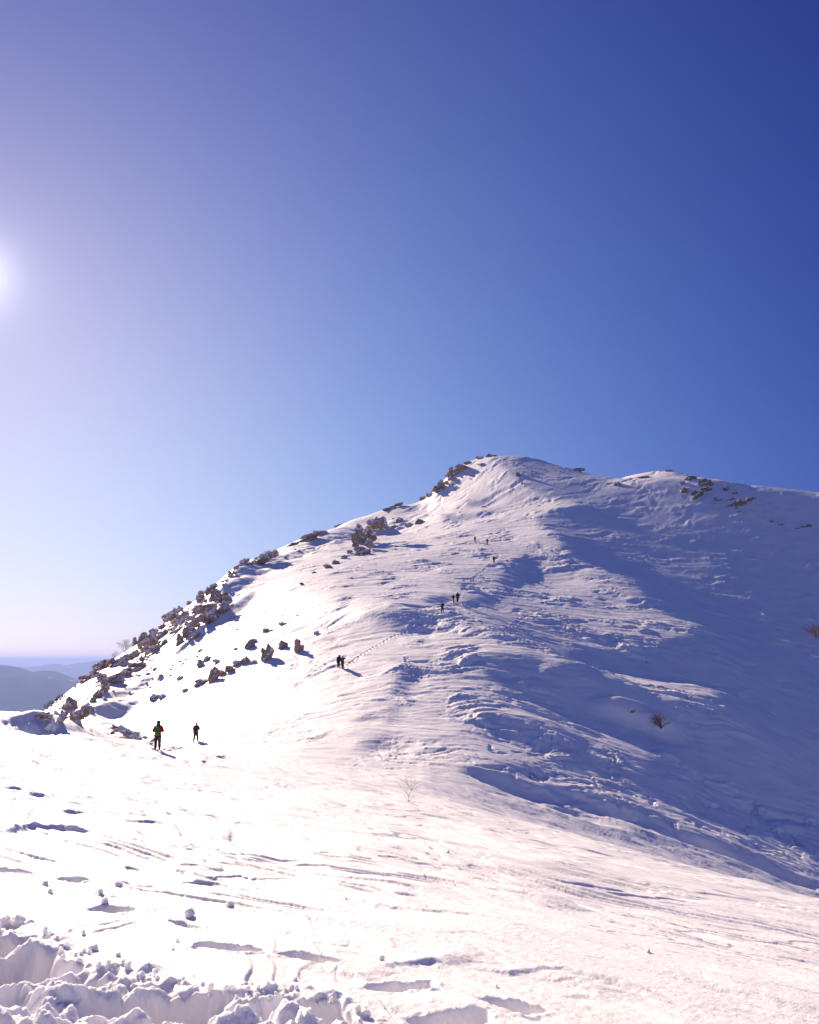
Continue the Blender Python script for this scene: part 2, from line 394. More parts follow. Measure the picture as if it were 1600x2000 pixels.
def height(x, y):
    r = np.hypot(x, y)
    z = macro(x, y)
    w = sstep(48, 56, y) * (y < GY0 + GS * (GH - 2)) * (x > GX0) * (x < GX0 + GS * (GW - 2))
    m = w > 0
    z[m] += w[m] * bilerp(REL, x[m], y[m], GX0, GY0, GS)
    hill = sstep(52, 80, y)
    px, py = to_px(x, y, z)
    # --- hill-scale roughness
    m = (y > 50)
    X, Y = x[m], y[m]
    wh = hill[m]
    right = sstep(-0.1, 0.35, X / np.maximum(Y, 1))
    deep = sstep(.35, 1.0, bilerp(DEEP, X, Y, GX0, GY0, GS))
    q = px[m]
    rough = (1 - 0.5 * deep) * np.interp(q, [200, 500, 800, 1100], [.22, .38, .85, 1.0])
    n1 = sastrugi(X, Y, R(-20), 3.4, 101, 5.0)
    n2 = sastrugi(X, Y, R(-12), 0.9, 111, 6.0)
    n3 = sastrugi(X, Y, R(-16), 0.55, 121, 5.0)
    pa = sstep(-.1, .45, fbm(X / 14, Y / 14, 171, 2)); pb = sstep(-.2, .5, fbm(X / 9, Y / 9, 175, 2))
    hz = 0.11 * n1 + (0.02 + 0.06 * pa) * n2 + 0.042 * n3 + 0.05 * (1 - np.abs(sastrugi(X, Y, R(-10), 1.5, 181, 4.0)) * 1.6) * (.4 + .6 * pb)
    tr = terrace(sastrugi(X, Y, R(-4), 3.0, 131, 2.4) * 3.2 + 0.3 * n2, 9.0) * 0.11 * pb
    hz = hz + tr + 0.45 * fbm(X / 26, Y / 26, 141, 2)
    foot = np.exp(-((py[m] - (1480 + (q - 900) * .28)) / 50.0) ** 2) * sstep(850, 1050, q)
    pits = np.maximum(0, sastrugi(X, Y, R(-35), 1.3, 151, 2.2) - 0.22)
    hz = hz - foot * (0.8 * pits) + foot * .12 * np.abs(n2)
    z[m] += wh * rough * hz
    # --- ridge crags on the sunny left flank: broken ledges
    lf = np.exp(-((Y - np.interp(X / Y, sky_az, sky_d)) / 16.0) ** 2) * (X / Y < 0.04) * sstep(60, 75, Y)
    z[m] += lf * 1.1 * fbm(X / 12, Y / 12, 161, 4) 
    # --- foreground wind crust
    m = (y < 95) & (y > -12)
    X, Y = x[m], y[m]; wf = 1 - hill[m]
    shp = np.clip(48 / np.maximum(r[m], 1), 2.5, 12)
    s1 = sastrugi(X, Y, R(130), 0.85, 201, 6.0)
    s2 = sastrugi(X, Y, R(128), 0.20, 211, 8.0, 2)
    t1 = terrace(sastrugi(X, Y, R(133), 0.75, 221, 7.0, 3) * 3.0, shp)
    t2 = terrace(sastrugi(X, Y, R(128), 1.9, 231, 4.5) * 3.4 + .12 * s1, shp * 1.3)
    t3 = terrace(sastrugi(X, Y, R(134), 0.34, 226, 9.0, 2) * 2.2, shp * .7)
    patch = sstep(-.2, .45, fbm(X / 4, Y / 4, 241, 2)); patch2 = sstep(-.3, .4, fbm(X / 3, Y / 3, 245, 2))
    grain = fbm(X * 16, Y * 16, 251, 2) * (r[m] < 14)
    z[m] += wf * (0.030 * s1 + 0.007 * s2 + (0.006 + 0.020 * patch) * t1 + 0.022 * (1 - .6 * patch) * sstep(4, 13, r[m]) * t2 + 0.005 * patch2 * t3 + 0.0024 * grain
                  + 0.025 * fbm(X / 2.2, Y / 2.2, 261, 2) * sstep(2, 10, r[m]))
    m = (r < 30) & (y > -1)
    z[m] += near_relief(x[m], y[m])
    return z

# ------------------------------------------------------------------ terrain mesh (polar sheet around the camera)
a_in = np.linspace(R(-31), R(31), 980)
a_l = R(-31) - np.cumsum(np.geomspace(.0015, .06, 64)); a_l = a_l[a_l > -math.pi]
rest = np.r_[a_l[::-1], a_in, -a_l]
rest = rest[(rest > -math.pi) & (rest < math.pi)]
AZ = np.sort(rest)
gap = 2 * math.pi - (AZ[-1] - AZ[0]); n = max(2, int(gap / .06))
AZ = np.r_[AZ, AZ[-1] + gap * np.arange(1, n) / n]
RR = [0.35]
while RR[-1] < 950:
    r_ = RR[-1]
    k = 0.02 if r_ < 2.6 else (0.0019 if r_ < 7 else 0.0014 if r_ < 34 else (0.0024 if r_ < 60 else (.0023 if r_ < 150 else (.0030 if r_ < 380 else .02))))
    RR.append(r_ * (1 + k))
RR = np.array(RR)
AA, RG = np.meshgrid(AZ, RR)
VX = RG * np.sin(AA); VY = RG * np.cos(AA)
VZ = height(VX, VY)
print("verts", VX.size, time.time() - T0)
def stamp(x, y, rad, depth, el=1.0, ang=0.0, rim=0.25):
    """press a small pit (or raise a hump) into the sheet at a world point"""
    r = math.hypot(x, y); az = math.atan2(x, y); R3 = rad * 3 * max(1, el)
    i0, i1 = np.searchsorted(RR, [r - R3, r + R3]); j0, j1 = np.searchsorted(AZ, [az - R3 / r, az + R3 / r])
    X = VX[i0:i1, j0:j1] - x; Y = VY[i0:i1, j0:j1] - y
    c, s_ = math.cos(ang), math.sin(ang)
    u = (X * c + Y * s_) / (rad * el); v = (-X * s_ + Y * c) / rad
    q = np.sqrt(u * u + v * v)
    VZ[i0:i1, j0:j1] += -depth * np.exp(-q ** 4) + depth * rim * np.exp(-((q - 1.5) / .45) ** 2)
def grid_mesh(name, X, Y, Z, mat, wrap=False, center=None):
    nr, na = X.shape
    co = np.stack([X, Y, Z], -1).reshape(-1, 3).astype(np.float32)
    i = np.arange(nr - 1)[:, None] * na; j = np.arange(na if wrap else na - 1)[None]
    j2 = (j + 1) % na
    q = np.stack([i + j, i + na + j, i + na + j2, i + j2], -1).reshape(-1, 4)
    # counter-clockwise from above (azimuth grows clockwise)
    q = q[:, ::1].astype(np.int32)
    nq = len(q); loops = q.ravel(); starts = np.arange(nq, dtype=np.int32) * 4
    if center is not None:
        c = len(co); co = np.vstack([co, np.array([center], np.float32)])
        t = np.stack([np.full(na, c), np.arange(na), (np.arange(na) + 1) % na], -1).astype(np.int32)
        starts = np.r_[starts, nq * 4 + np.arange(na, dtype=np.int32) * 3]
        loops = np.r_[loops, t.ravel()]
    me = bpy.data.meshes.new(name)
    me.vertices.add(len(co)); me.vertices.foreach_set('co', co.ravel())
    me.loops.add(len(loops)); me.loops.foreach_set('vertex_index', loops.astype(np.int32))
    me.polygons.add(len(starts)); me.polygons.foreach_set('loop_start', starts.astype(np.int32))
    me.update(calc_edges=True)
    me.polygons.foreach_set('use_smooth', np.ones(len(starts), bool))
    me.materials.append(mat)
    o = bpy.data.objects.new(name, me); COL.objects.link(o)
    return o
def ground_at_px(px, py, rmin=3.0):
    """where the ray through a photo pixel meets the snow"""
    a, b, c = ray(px, py); az = math.atan2(a, b); el = c / math.hypot(a, b)
    j = np.interp(az, AZ, np.arange(len(AZ))); j0 = int(j); f = j - j0
    col = VZ[:, j0] * (1 - f) + VZ[:, j0 + 1] * f
    e = (col - EYE) / RR
    ok = (e >= el) & (RR > rmin)
    k = int(np.argmax(ok)) if ok.any() else int(np.argmax(np.where((RR > rmin) & (RR < 420), e, -9)))
    r = RR[k]
    return Vector((r * math.sin(az), r * math.cos(az), col[k])), r
def ground_z(x, y):
    r = math.hypot(x, y); az = math.atan2(x, y)
    i = np.interp(r, RR, np.arange(len(RR))); j = np.interp(az, AZ, np.arange(len(AZ)))
    i0 = min(int(i), len(RR) - 2); j0 = min(int(j), len(AZ) - 2); fi = i - i0; fj = j - j0
    return float((VZ[i0, j0] * (1 - fj) + VZ[i0, j0 + 1] * fj) * (1 - fi) + (VZ[i0 + 1, j0] * (1 - fj) + VZ[i0 + 1, j0 + 1] * fj) * fi)

# ------------------------------------------------------------------ materials
def new_mat(name):
    m = bpy.data.materials.new(name); m.use_nodes = True
    t = m.node_tree; b = t.nodes['Principled BSDF']
    return m, t, b
SSS = 0.6
def snow_material():
    m, t, b = new_mat("snow")
    b.inputs['Base Color'].default_value = (.86, .85, .87, 1)
    b.inputs['Roughness'].default_value = 0.62
    b.inputs['Specular IOR Level'].default_value = 0.35
    b.inputs['Subsurface Weight'].default_value = SSS; b.inputs['Subsurface Radius'].default_value = (1.0, 1.05, 1.3); b.inputs['Subsurface Scale'].default_value = .05
    tc = t.nodes.new('ShaderNodeNewGeometry')
    n1 = t.nodes.new('ShaderNodeTexNoise'); n1.inputs['Scale'].default_value = 30; n1.inputs['Detail'].default_value = 5
    n1.inputs['Roughness'].default_value = .7
    t.links.new(tc.outputs['Position'], n1.inputs['Vector'])
    bu = t.nodes.new('ShaderNodeBump'); bu.inputs['Strength'].default_value = .5; bu.inputs['Distance'].default_value = .012
    t.links.new(n1.outputs['Fac'], bu.inputs['Height'])
    mp = t.nodes.new('ShaderNodeMapping'); mp.inputs['Scale'].default_value = (2.8, .42, 1.0)
    mq = t.nodes.new('ShaderNodeMapping'); mq.inputs['Rotation'].default_value = (0, 0, R(-42)); t.links.new(tc.outputs['Position'], mq.inputs['Vector'])
    t.links.new(mq.outputs[0], mp.inputs['Vector'])
    n3 = t.nodes.new('ShaderNodeTexNoise'); n3.inputs['Scale'].default_value = 1.6; n3.inputs['Detail'].default_value = 7; n3.inputs['Roughness'].default_value = .6; n3.inputs['Distortion'].default_value = .6
    t.links.new(mp.outputs[0], n3.inputs['Vector'])
    b3 = t.nodes.new('ShaderNodeBump'); b3.inputs['Strength'].default_value = .8; b3.inputs['Distance'].default_value = .05
    t.links.new(n3.outputs['Fac'], b3.inputs['Height']); t.links.new(b3.outputs[0], bu.inputs['Normal']); t.links.new(bu.outputs[0], b.inputs['Normal'])
    # faint patches of older, greyer crust
    n2 = t.nodes.new('ShaderNodeTexNoise'); n2.inputs['Scale'].default_value = .35; n2.inputs['Detail'].default_value = 6
    t.links.new(tc.outputs['Position'], n2.inputs['Vector'])
    cr = t.nodes.new('ShaderNodeValToRGB'); cr.color_ramp.elements[0].color = (.80, .79, .82, 1); cr.color_ramp.elements[1].color = (.89, .875, .88, 1)
    cr.color_ramp.elements[0].position = .35; cr.color_ramp.elements[1].position = .6
    t.links.new(n2.outputs['Fac'], cr.inputs[0]); t.links.new(cr.outputs[0], b.inputs['Base Color'])
    return m
SNOW = snow_material()
rng = random.Random(7)
# trodden trails: lines of boot holes
TRAILS = [[(300,1465),(345,1464),(368,1456),(400,1449),(440,1445)],
          [(672,1306),(700,1285),(735,1262),(760,1248),(800,1228),(830,1212),(862,1197)],
          [(866,1195),(884,1180),(893,1176),(905,1150),(930,1125),(962,1100)], [(962,1098),(975,1085),(952,1066),(928,1059)],
          [(793,1285),(800,1310),(812,1335)],[(980,1245),(1000,1225),(1010,1215),(1060,1190)],[(1210,1470),(1190,1500),(1195,1525)]]
def walk(pl, step, off=.14, rad=.14, dep=.13):
    pts = [ground_at_px(*p)[0] for p in pl]
    k = 0
    for a, b in zip(pts[:-1], pts[1:]):
        d = b - a; L = math.hypot(d.x, d.y)
        if L < .1: continue
        n = max(1, int(L / step)); nx, ny = -d.y / L, d.x / L
        for i in range(n):
            t = (i + rng.uniform(-.15, .15)) / n; sgn = 1 if k % 2 else -1; k += 1
            x = a.x + d.x * t + nx * off * sgn * rng.uniform(.7, 1.5); y = a.y + d.y * t + ny * off * sgn * rng.uniform(.7, 1.5)
            stamp(x, y, rad * rng.uniform(.85, 1.2) * (1 + math.hypot(x, y) / 400), dep * rng.uniform(.6, 1.1) , 1.4, math.atan2(d.y, d.x))
for pl in TRAILS: walk(pl, .42)
# snow hump and hollow at the end of the saddle
for (px, py, rad, dep, el) in [(50,1422,2.4,-.75,2.0),(15,1418,1.4,-.3,1.5),(95,1428,1.2,-.45,1.6),(60,1416,.9,.3,2.0),(150,1436,1.6,-.25,2),(245,1442,1.1,-.45,2.6),
                               (1240,1395,1.8,-.9,2.0),(1292,1424,1.4,-.35,1.3),(1140,1590,1.2,.3,2),(1380,1650,1.0,.35,2.5),(1500,1690,1.5,.4,2.5),(1530,1715,.9,.3,2.2),(1060,1555,1.5,.35,2.6),(1150,1570,1.4,.4,2.4),(1280,1610,1.5,.35,3),(1000,1540,1.2,.35,2.6)]:
    p, r_ = ground_at_px(px, py, 40); stamp(p.x, p.y, rad, dep, el, R(-20), .08)
c0 = float(height(np.array([[0.0]]), np.array([[0.001]]))[0, 0])
ter = grid_mesh("snow_ground", VX, VY, VZ, SNOW, wrap=True, center=(0, 0, c0))
ter['kind'] = 'structure'

# ------------------------------------------------------------------ far country
def mountain_material():
    m, t, b = new_mat("far_mountains")
    geo = t.nodes.new('ShaderNodeNewGeometry')
    n = t.nodes.new('ShaderNodeTexNoise'); n.inputs['Scale'].default_value = .0016; n.inputs['Detail'].default_value = 9; n.inputs['Roughness'].default_value = .62
    t.links.new(geo.outputs['Position'], n.inputs['Vector'])
    sp = t.nodes.new('ShaderNodeSeparateXYZ'); t.links.new(geo.outputs['Position'], sp.inputs[0])
    mr = t.nodes.new('ShaderNodeMapRange'); mr.inputs[1].default_value = -900; mr.inputs[2].default_value = 60; mr.inputs[3].default_value = -.16; mr.inputs[4].default_value = .06
    t.links.new(sp.outputs[2], mr.inputs[0])
    ad = t.nodes.new('ShaderNodeMath'); ad.operation = 'ADD'; t.links.new(n.outputs['Fac'], ad.inputs[0]); t.links.new(mr.outputs[0], ad.inputs[1])
    cr = t.nodes.new('ShaderNodeValToRGB'); e = cr.color_ramp.elements
    e[0].position = .63; e[0].color = (.06, .072, .10, 1); e[1].position = .66; e[1].color = (.62, .62, .66, 1)  # forest tone lightened towards blue: some haze and shade put into the colour
    t.links.new(ad.outputs[0], cr.inputs[0]); t.links.new(cr.outputs[0], b.inputs['Base Color'])
    b.inputs['Roughness'].default_value = 1.0; b.inputs['Specular IOR Level'].default_value = 0.0
    return m
az2 = np.r_[np.linspace(-math.pi, R(-34), 60)[:-1], np.linspace(R(-34), R(-12), 260), np.linspace(R(-12), math.pi, 90)[1:-1]]
r2 = np.geomspace(700, 70000, 420)
A3, R3_ = np.meshgrid(az2, r2)
MX, MY = R3_ * np.sin(A3), R3_ * np.cos(A3)
def el_line(pts, az):                 # skyline of a range, from photo pixels to slope
    a = np.array([math.atan2(*ray(px, py)[:2]) for px, py in pts]); e = np.array([ray(px, py)[2] / math.hypot(*ray(px, py)[:2]) for px, py in pts])
    return np.interp(az, a, e)
MZ = np.full(MX.shape, -960.0) + 60 * fbm(MX / 2500, MY / 2500, 301, 4)
def rangeof(pts, rc, wid, seed, rough):
    rcc = rc * (1 + .10 * perlin(A3 * 5, A3 * 0 + 3.3, seed))
    top = el_line(pts, A3) * rcc + EYE
    rel = (R3_ - rcc) / wid
    prof = np.exp(-np.abs(rel) ** 1.7) * (1 + .22 * fbm(MX / (wid * .9), MY / (wid * .9), seed + 5, 5) * np.clip(np.abs(rel) * 2.0, 0, 1))
    return -960 + (top + 960) * prof + rough * fbm(MX / 900, MY / 900, seed + 9, 4) * np.exp(-np.abs(rel))
r1 = rangeof([(-400,1300),(-100,1296),(0,1304),(35,1306),(60,1310),(85,1306),(110,1311),(140,1322),(165,1338),(200,1350),(400,1360),(1600,1380)], 10500, 3000, 311, 45)
r22 = rangeof([(-400,1300),(-100,1305),(0,1306),(40,1301),(70,1302),(108,1297),(130,1299),(170,1294),(196,1292),(204,1295),(260,1310),(1600,1330)], 21000, 3600, 331, 45)
r3 = rangeof([(-400,1292),(-100,1296),(-20,1293),(0,1291),(16,1289),(24,1291),(38,1291),(46,1292),(60,1301),(120,1308),(1600,1315)], 45000, 5000, 351, 10)
MZ = np.maximum(np.maximum(MZ, r1), np.maximum(r22, r3))
MZ[:60] -= 250 * (1 - np.linspace(0, 1, 60)[:, None])
mts = grid_mesh("hills", MX, MY, MZ, mountain_material(), wrap=True)
mts['kind'] = 'structure'
# ------------------------------------------------------------------ air
hb = bmesh.new(); bmesh.ops.create_cube(hb, size=1.0)
hm = bpy.data.meshes.new("haze"); hb.to_mesh(hm); hb.free()
ho = bpy.data.objects.new("haze", hm); COL.objects.link(ho); ho['kind'] = 'stuff'
zb, zt = -1400.0, max(float(VZ.max()), float(MZ.max())) + 4
ho.scale = (160000, 160000, zt - zb); ho.location = (0, 0, (zt + zb) / 2)
vm = bpy.data.materials.new("haze"); vm.use_nodes = True; vt = vm.node_tree; vt.nodes.clear()
vo = vt.nodes.new('ShaderNodeOutputMaterial'); pv = vt.nodes.new('ShaderNodeVolumePrincipled')
pv.inputs['Color'].default_value = (.38, .52, 1.0, 1); pv.inputs['Density'].default_value = 7.5e-5; pv.inputs['Anisotropy'].default_value = .2
vt.links.new(pv.outputs[0], vo.inputs['Volume']); hm.materials.append(vm)

# ------------------------------------------------------------------ helpers for things
def bm_obj(name, bm, mat, parent=None, smooth=True):
    me = bpy.data.meshes.new(name); bm.to_mesh(me); bm.free()
    if smooth: me.polygons.foreach_set('use_smooth', np.ones(len(me.polygons), bool))
    me.materials.append(mat)
    o = bpy.data.objects.new(name, me); COL.objects.link(o)
    if parent is not None: o.parent = parent
    return o
def tag(o, label, cat, group=None):
    o['label'] = label; o['category'] = cat
    if group: o['group'] = group
    return o
def thing(name, label, cat, loc=(0, 0, 0), rz=0, group=None):
    o = bpy.data.objects.new(name, None); COL.objects.link(o); o.empty_display_size = .2
    o.location = loc; o.rotation_euler = (0, 0, rz)
    return tag(o, label, cat, group)
def plain(name, col, rough=.8, bump=0.0, scale=40):
    m, t, b = new_mat(name); b.inputs['Roughness'].default_value = rough
    n = t.nodes.new('ShaderNodeTexNoise'); n.inputs['Scale'].default_value = scale; n.inputs['Detail'].default_value = 4
    tc = t.nodes.new('ShaderNodeTexCoord'); t.links.new(tc.outputs['Object'], n.inputs['Vector'])
    cr = t.nodes.new('ShaderNodeValToRGB'); e = cr.color_ramp.elements
    e[0].position = .3; e[0].color = (*[c * .7 for c in col], 1); e[1].position = .7; e[1].color = (*[min(1, c * 1.25) for c in col], 1)
    t.links.new(n.outputs['Fac'], cr.inputs[0]); t.links.new(cr.outputs[0], b.inputs['Base Color'])
    if bump:
        bu = t.nodes.new('ShaderNodeBump'); bu.inputs['Strength'].default_value = bump; bu.inputs['Distance'].default_value = .01
        t.links.new(n.outputs['Fac'], bu.inputs['Height']); t.links.new(bu.outputs[0], b.inputs['Normal'])
    return m

# ------------------------------------------------------------------ rocks
def rock_material(name, snowy=.55, tint=(.15, .118, .105)):
    """weathered limestone with snow lying on its upper faces and in its ledges"""
    m, t, b = new_mat(name); b.inputs['Roughness'].default_value = .85
    tc = t.nodes.new('ShaderNodeTexCoord'); geo = t.nodes.new('ShaderNodeNewGeometry')
    n = t.nodes.new('ShaderNodeTexNoise'); n.inputs['Scale'].default_value = 1.4; n.inputs['Detail'].default_value = 8; n.inputs['Roughness'].default_value = .7
    t.links.new(geo.outputs['Position'], n.inputs['Vector'])
    cr = t.nodes.new('ShaderNodeValToRGB'); e = cr.color_ramp.elements
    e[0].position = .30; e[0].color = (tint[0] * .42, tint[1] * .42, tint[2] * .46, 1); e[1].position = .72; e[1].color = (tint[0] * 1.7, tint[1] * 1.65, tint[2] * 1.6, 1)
    t.links.new(n.outputs['Fac'], cr.inputs[0])
    sp = t.nodes.new('ShaderNodeSeparateXYZ'); t.links.new(geo.outputs['Normal'], sp.inputs[0])
    n2 = t.nodes.new('ShaderNodeTexNoise'); n2.inputs['Scale'].default_value = .9; n2.inputs['Detail'].default_value = 5; n2.inputs['Roughness'].default_value = .55
    t.links.new(geo.outputs['Position'], n2.inputs['Vector'])
    m0 = t.nodes.new('ShaderNodeMath'); m0.operation = 'MULTIPLY'; m0.inputs[1].default_value = .85; t.links.new(sp.outputs[2], m0.inputs[0])
    ma = t.nodes.new('ShaderNodeMath'); ma.operation = 'MULTIPLY_ADD'; ma.inputs[1].default_value = 2.4; t.links.new(n2.outputs['Fac'], ma.inputs[0]); t.links.new(m0.outputs[0], ma.inputs[2])
    st = t.nodes.new('ShaderNodeMapRange'); st.interpolation_type = 'SMOOTHSTEP'
    st.inputs[1].default_value = snowy; st.inputs[2].default_value = snowy + .08
    t.links.new(ma.outputs[0], st.inputs[0])
    mx = t.nodes.new('ShaderNodeMix'); mx.data_type = 'RGBA'; mx.inputs[7].default_value = (.86, .85, .87, 1)
    t.links.new(st.outputs[0], mx.inputs[0]); t.links.new(cr.outputs[0], mx.inputs[6]); t.links.new(mx.outputs[2], b.inputs['Base Color'])
    bu = t.nodes.new('ShaderNodeBump'); bu.inputs['Strength'].default_value = .6; bu.inputs['Distance'].default_value = .12
    t.links.new(n.outputs['Fac'], bu.inputs['Height']); t.links.new(bu.outputs[0], b.inputs['Normal'])
    return m
ROCK = rock_material("ledge_rock", 1.46, (.30,.215,.175)); ROCKB = rock_material("bare_rock", 1.62, (.32,.22,.17)); ROCKS = rock_material("snowy_rock", 1.22, (.30,.215,.175))
ROCKD = rock_material("shade_tinted_rock", 1.62, (.22, .17, .12))  # copy of the bare rock with shade put into a darker tint
def rock_mesh(seed, lumps=1, sub=4, craggy=.35, name="rock_shape"):
    """angular boulder: spheres cut by random planes, then roughened; several lumps make an outcrop"""
    rg = random.Random(seed); bm = bmesh.new()
    for L in range(lumps):
        b2 = bmesh.new(); bmesh.ops.create_icosphere(b2, subdivisions=sub, radius=1.0)
        co = np.array([v.co[:] for v in b2.verts])
        if L == 0:
            q = Matrix.Rotation(rg.uniform(0, 3), 3, 'Z') @ Matrix.Rotation(rg.uniform(.2, .6), 3, 'X') @ Matrix.Rotation(rg.uniform(-.4, .4), 3, 'Y')
        for k in range(13):
            if k < 8:
                b_ = [(1, 0, 0), (0, 1, 0), (0, 0, 1), (-1, 0, 0), (0, -1, 0), (0, 0, -1), (.7, .7, .2), (-.7, .2, .7)][k]
                n = np.array(q @ (Vector(b_) + Vector((rg.gauss(0, .16), rg.gauss(0, .16), rg.gauss(0, .16)))))
            else: n = np.array([rg.gauss(0, 1), rg.gauss(0, 1), rg.gauss(0, 1)])
            n = n / np.linalg.norm(n); d = rg.uniform(.30, .62) if k < 8 else rg.uniform(.5, .8); h = co @ n; m = h > d
            co[m] -= np.outer((h[m] - d) * .97, n)
        o = seed * 3.7 + L * 11.1
        f = 1 + craggy * .20 * (perlin(co[:, 0] * 1.9 + o, co[:, 1] * 1.9 + co[:, 2] * 1.3, seed)) \
              + craggy * .26 * (perlin(co[:, 0] * 4.2 + co[:, 2] * 3.1 + o, co[:, 1] * 4.2 - co[:, 2] * 2.2, seed + 1)) \
              + craggy * .26 * np.abs(perlin(co[:, 0] * 9 + co[:, 2] * 5 + o, co[:, 1] * 9 - co[:, 2] * 7, seed + 2))
        co = co * f[:, None]
        if lumps > 1:
            s = rg.uniform(.26, .55) if lumps > 4 else rg.uniform(.5, .8); co = co * np.array([s * rg.uniform(.8, 1.3), s * rg.uniform(.8, 1.2), s * rg.uniform(.7, 1.3)])
            q_ = 1.0 if lumps > 4 else .5; co += q_ * np.array([rg.uniform(-.72, .72), rg.uniform(-.5, .5), rg.uniform(-.45, .45)])
        for v, c in zip(b2.verts, co): v.co = c
        tmp = bpy.data.meshes.new("t"); b2.to_mesh(tmp); b2.free(); bm.from_mesh(tmp); bpy.data.meshes.remove(tmp)
    me = bpy.data.meshes.new(name); bm.to_mesh(me); bm.free()
    c = np.zeros(len(me.vertices) * 3, np.float32); me.vertices.foreach_get('co', c); c = c.reshape(-1, 3)
    lo, hi = c.min(0), c.max(0); c = (c - (lo + hi) / 2) / (hi - lo)          # unit box
    me.vertices.foreach_set('co', c.ravel()); me.update()
    return me
SHAPES = {}
for k in range(8):
    SHAPES['b', k] = rock_mesh(11 + k, 3, 4, .6)
for k in range(8):
    SHAPES['c', k] = rock_mesh(41 + k, 9, 4, .9)
for k in range(5):
    SHAPES['s', k] = rock_mesh(71 + k, 1, 3, .3)
RK = 0
def rock(px, py, w, h, label, kind='b', mat=None, group=None, name="rock", yaw=None, sink=.45, tilt=0.0, cat="rock"):
    """a rock whose foot stands on the snow under photo pixel (px, py+h/2); w, h its size in photo pixels"""
    global RK
    RK += 1
    p, r = ground_at_px(px, py + h * .30, 40)
    m = r / FPX * 1.04
    W, H = w * m * (1.35 if kind == 'c' else 1.08), h * m / .93 * .82
    if px < 480 and tilt == 0 and kind == 'c': tilt = -.38
    key = (kind, RK % {'b': 8, 'c': 8, 's': 5}[kind])
    mat = mat or ROCK
    kk = (key, mat.name)
    if kk not in SHAPES:
        me = SHAPES[key].copy(); me.materials.clear(); me.materials.append(mat); SHAPES[kk] = me
    o = bpy.data.objects.new(name, SHAPES[kk]); COL.objects.link(o)
    o.scale = (W * 1.08, max(W * .75, H * .5), H * (1 + sink) * .95)
    o.rotation_euler = (0, tilt, (rng.uniform(-.35, .35) if yaw is None else yaw))
    o.location = (p.x, p.y + W * .1, p.z + H * (.5 - sink * .5))
    return tag(o, label, cat, group)

# named rocks of the photograph
rock(152,1404,36,34,"biggest dark crag at the left foot of the hill, snow bank beside it",'c',ROCKB)
rock(122,1393,26,24,"snow-dusted crag just left of the biggest dark foot crag",'c',ROCK)
rock(136,1378,24,26,"brown crag on the slope directly above the saddle crags",'b',ROCKB)
rock(112,1412,22,18,"small pale brown crag between the snow hump and the dark foot crags",'c',ROCK)
rock(84,1404,22,20,"speckled crag at the very end of the ridge above the snow hump",'c',ROCKS)
rock(100,1424,24,22,"pyramid rock streaked with snow on the right end of the snow hump",'b',ROCKS)
rock(172,1388,16,8,"little brown rock in the shaded snow bank by the foot crag",'b',ROCKB)
rock(232,1424,26,11,"brown slab leading the low rock row left of the backpackers",'b',ROCKB,tilt=.3)
rock(252,1433,26,12,"second low rock in the row left of the backpackers",'c',ROCK,tilt=.35)
rock(272,1442,26,12,"third low rock in the row, snow filled, left of the green backpack",'c',ROCKS,tilt=.3)
rock(292,1451,20,10,"last low rock in the row, right beside the green backpack walker",'c',ROCK)
rock(216,1432,18,7,"flat stone cluster left of the brown slab on the saddle",'c',ROCK)
# band running down the left slope
rock(266,1302,26,16,"top crag of the brown band that runs down the left slope",'c',ROCKB)
rock(243,1316,30,18,"wide brown crag in the upper half of the band down the left slope",'c',ROCKB)
rock(218,1330,28,18,"middle crag of the brown band down the left slope",'c',ROCKB)
rock(205,1345,14,22,"narrow upright crag in the brown band down the left slope",'b',ROCKB)
rock(190,1358,18,14,"lower crag of the brown band down the left slope",'b',ROCKB)
rock(180,1368,14,10,"lowest tip of the brown band down the left slope",'b',ROCKB)
# main ledge with cliff, upper left
rock(410,1178,34,42,"large bare brown crag standing out in the middle of the left ridge",'c',ROCKB)
rock(403,1158,34,24,"dark crag on top of the large bare ridge crag",'c',ROCK)
rock(434,1172,22,12,"small crag right of the large bare ridge crag",'c',ROCK)
rock(436,1193,30,24,"streaky crag under the large bare ridge crag",'c',ROCK)
rock(414,1208,26,24,"speckled ledge crag below the streaky one on the left ridge",'c',ROCK)
rock(393,1217,24,26,"upright brown crag halfway down the long ledge of the left ridge",'c',ROCKB)
rock(374,1226,26,28,"broken crag left of the upright one on the long ledge",'c',ROCK)
rock(360,1243,22,26,"brown crag near the lower end of the long ledge",'c',ROCKB)
rock(350,1257,14,14,"small dark crag ending the long ledge of the left ridge",'b',ROCKB)
rock(378,1247,18,14,"small crag right of the lower end of the long ledge",'c',ROCK)
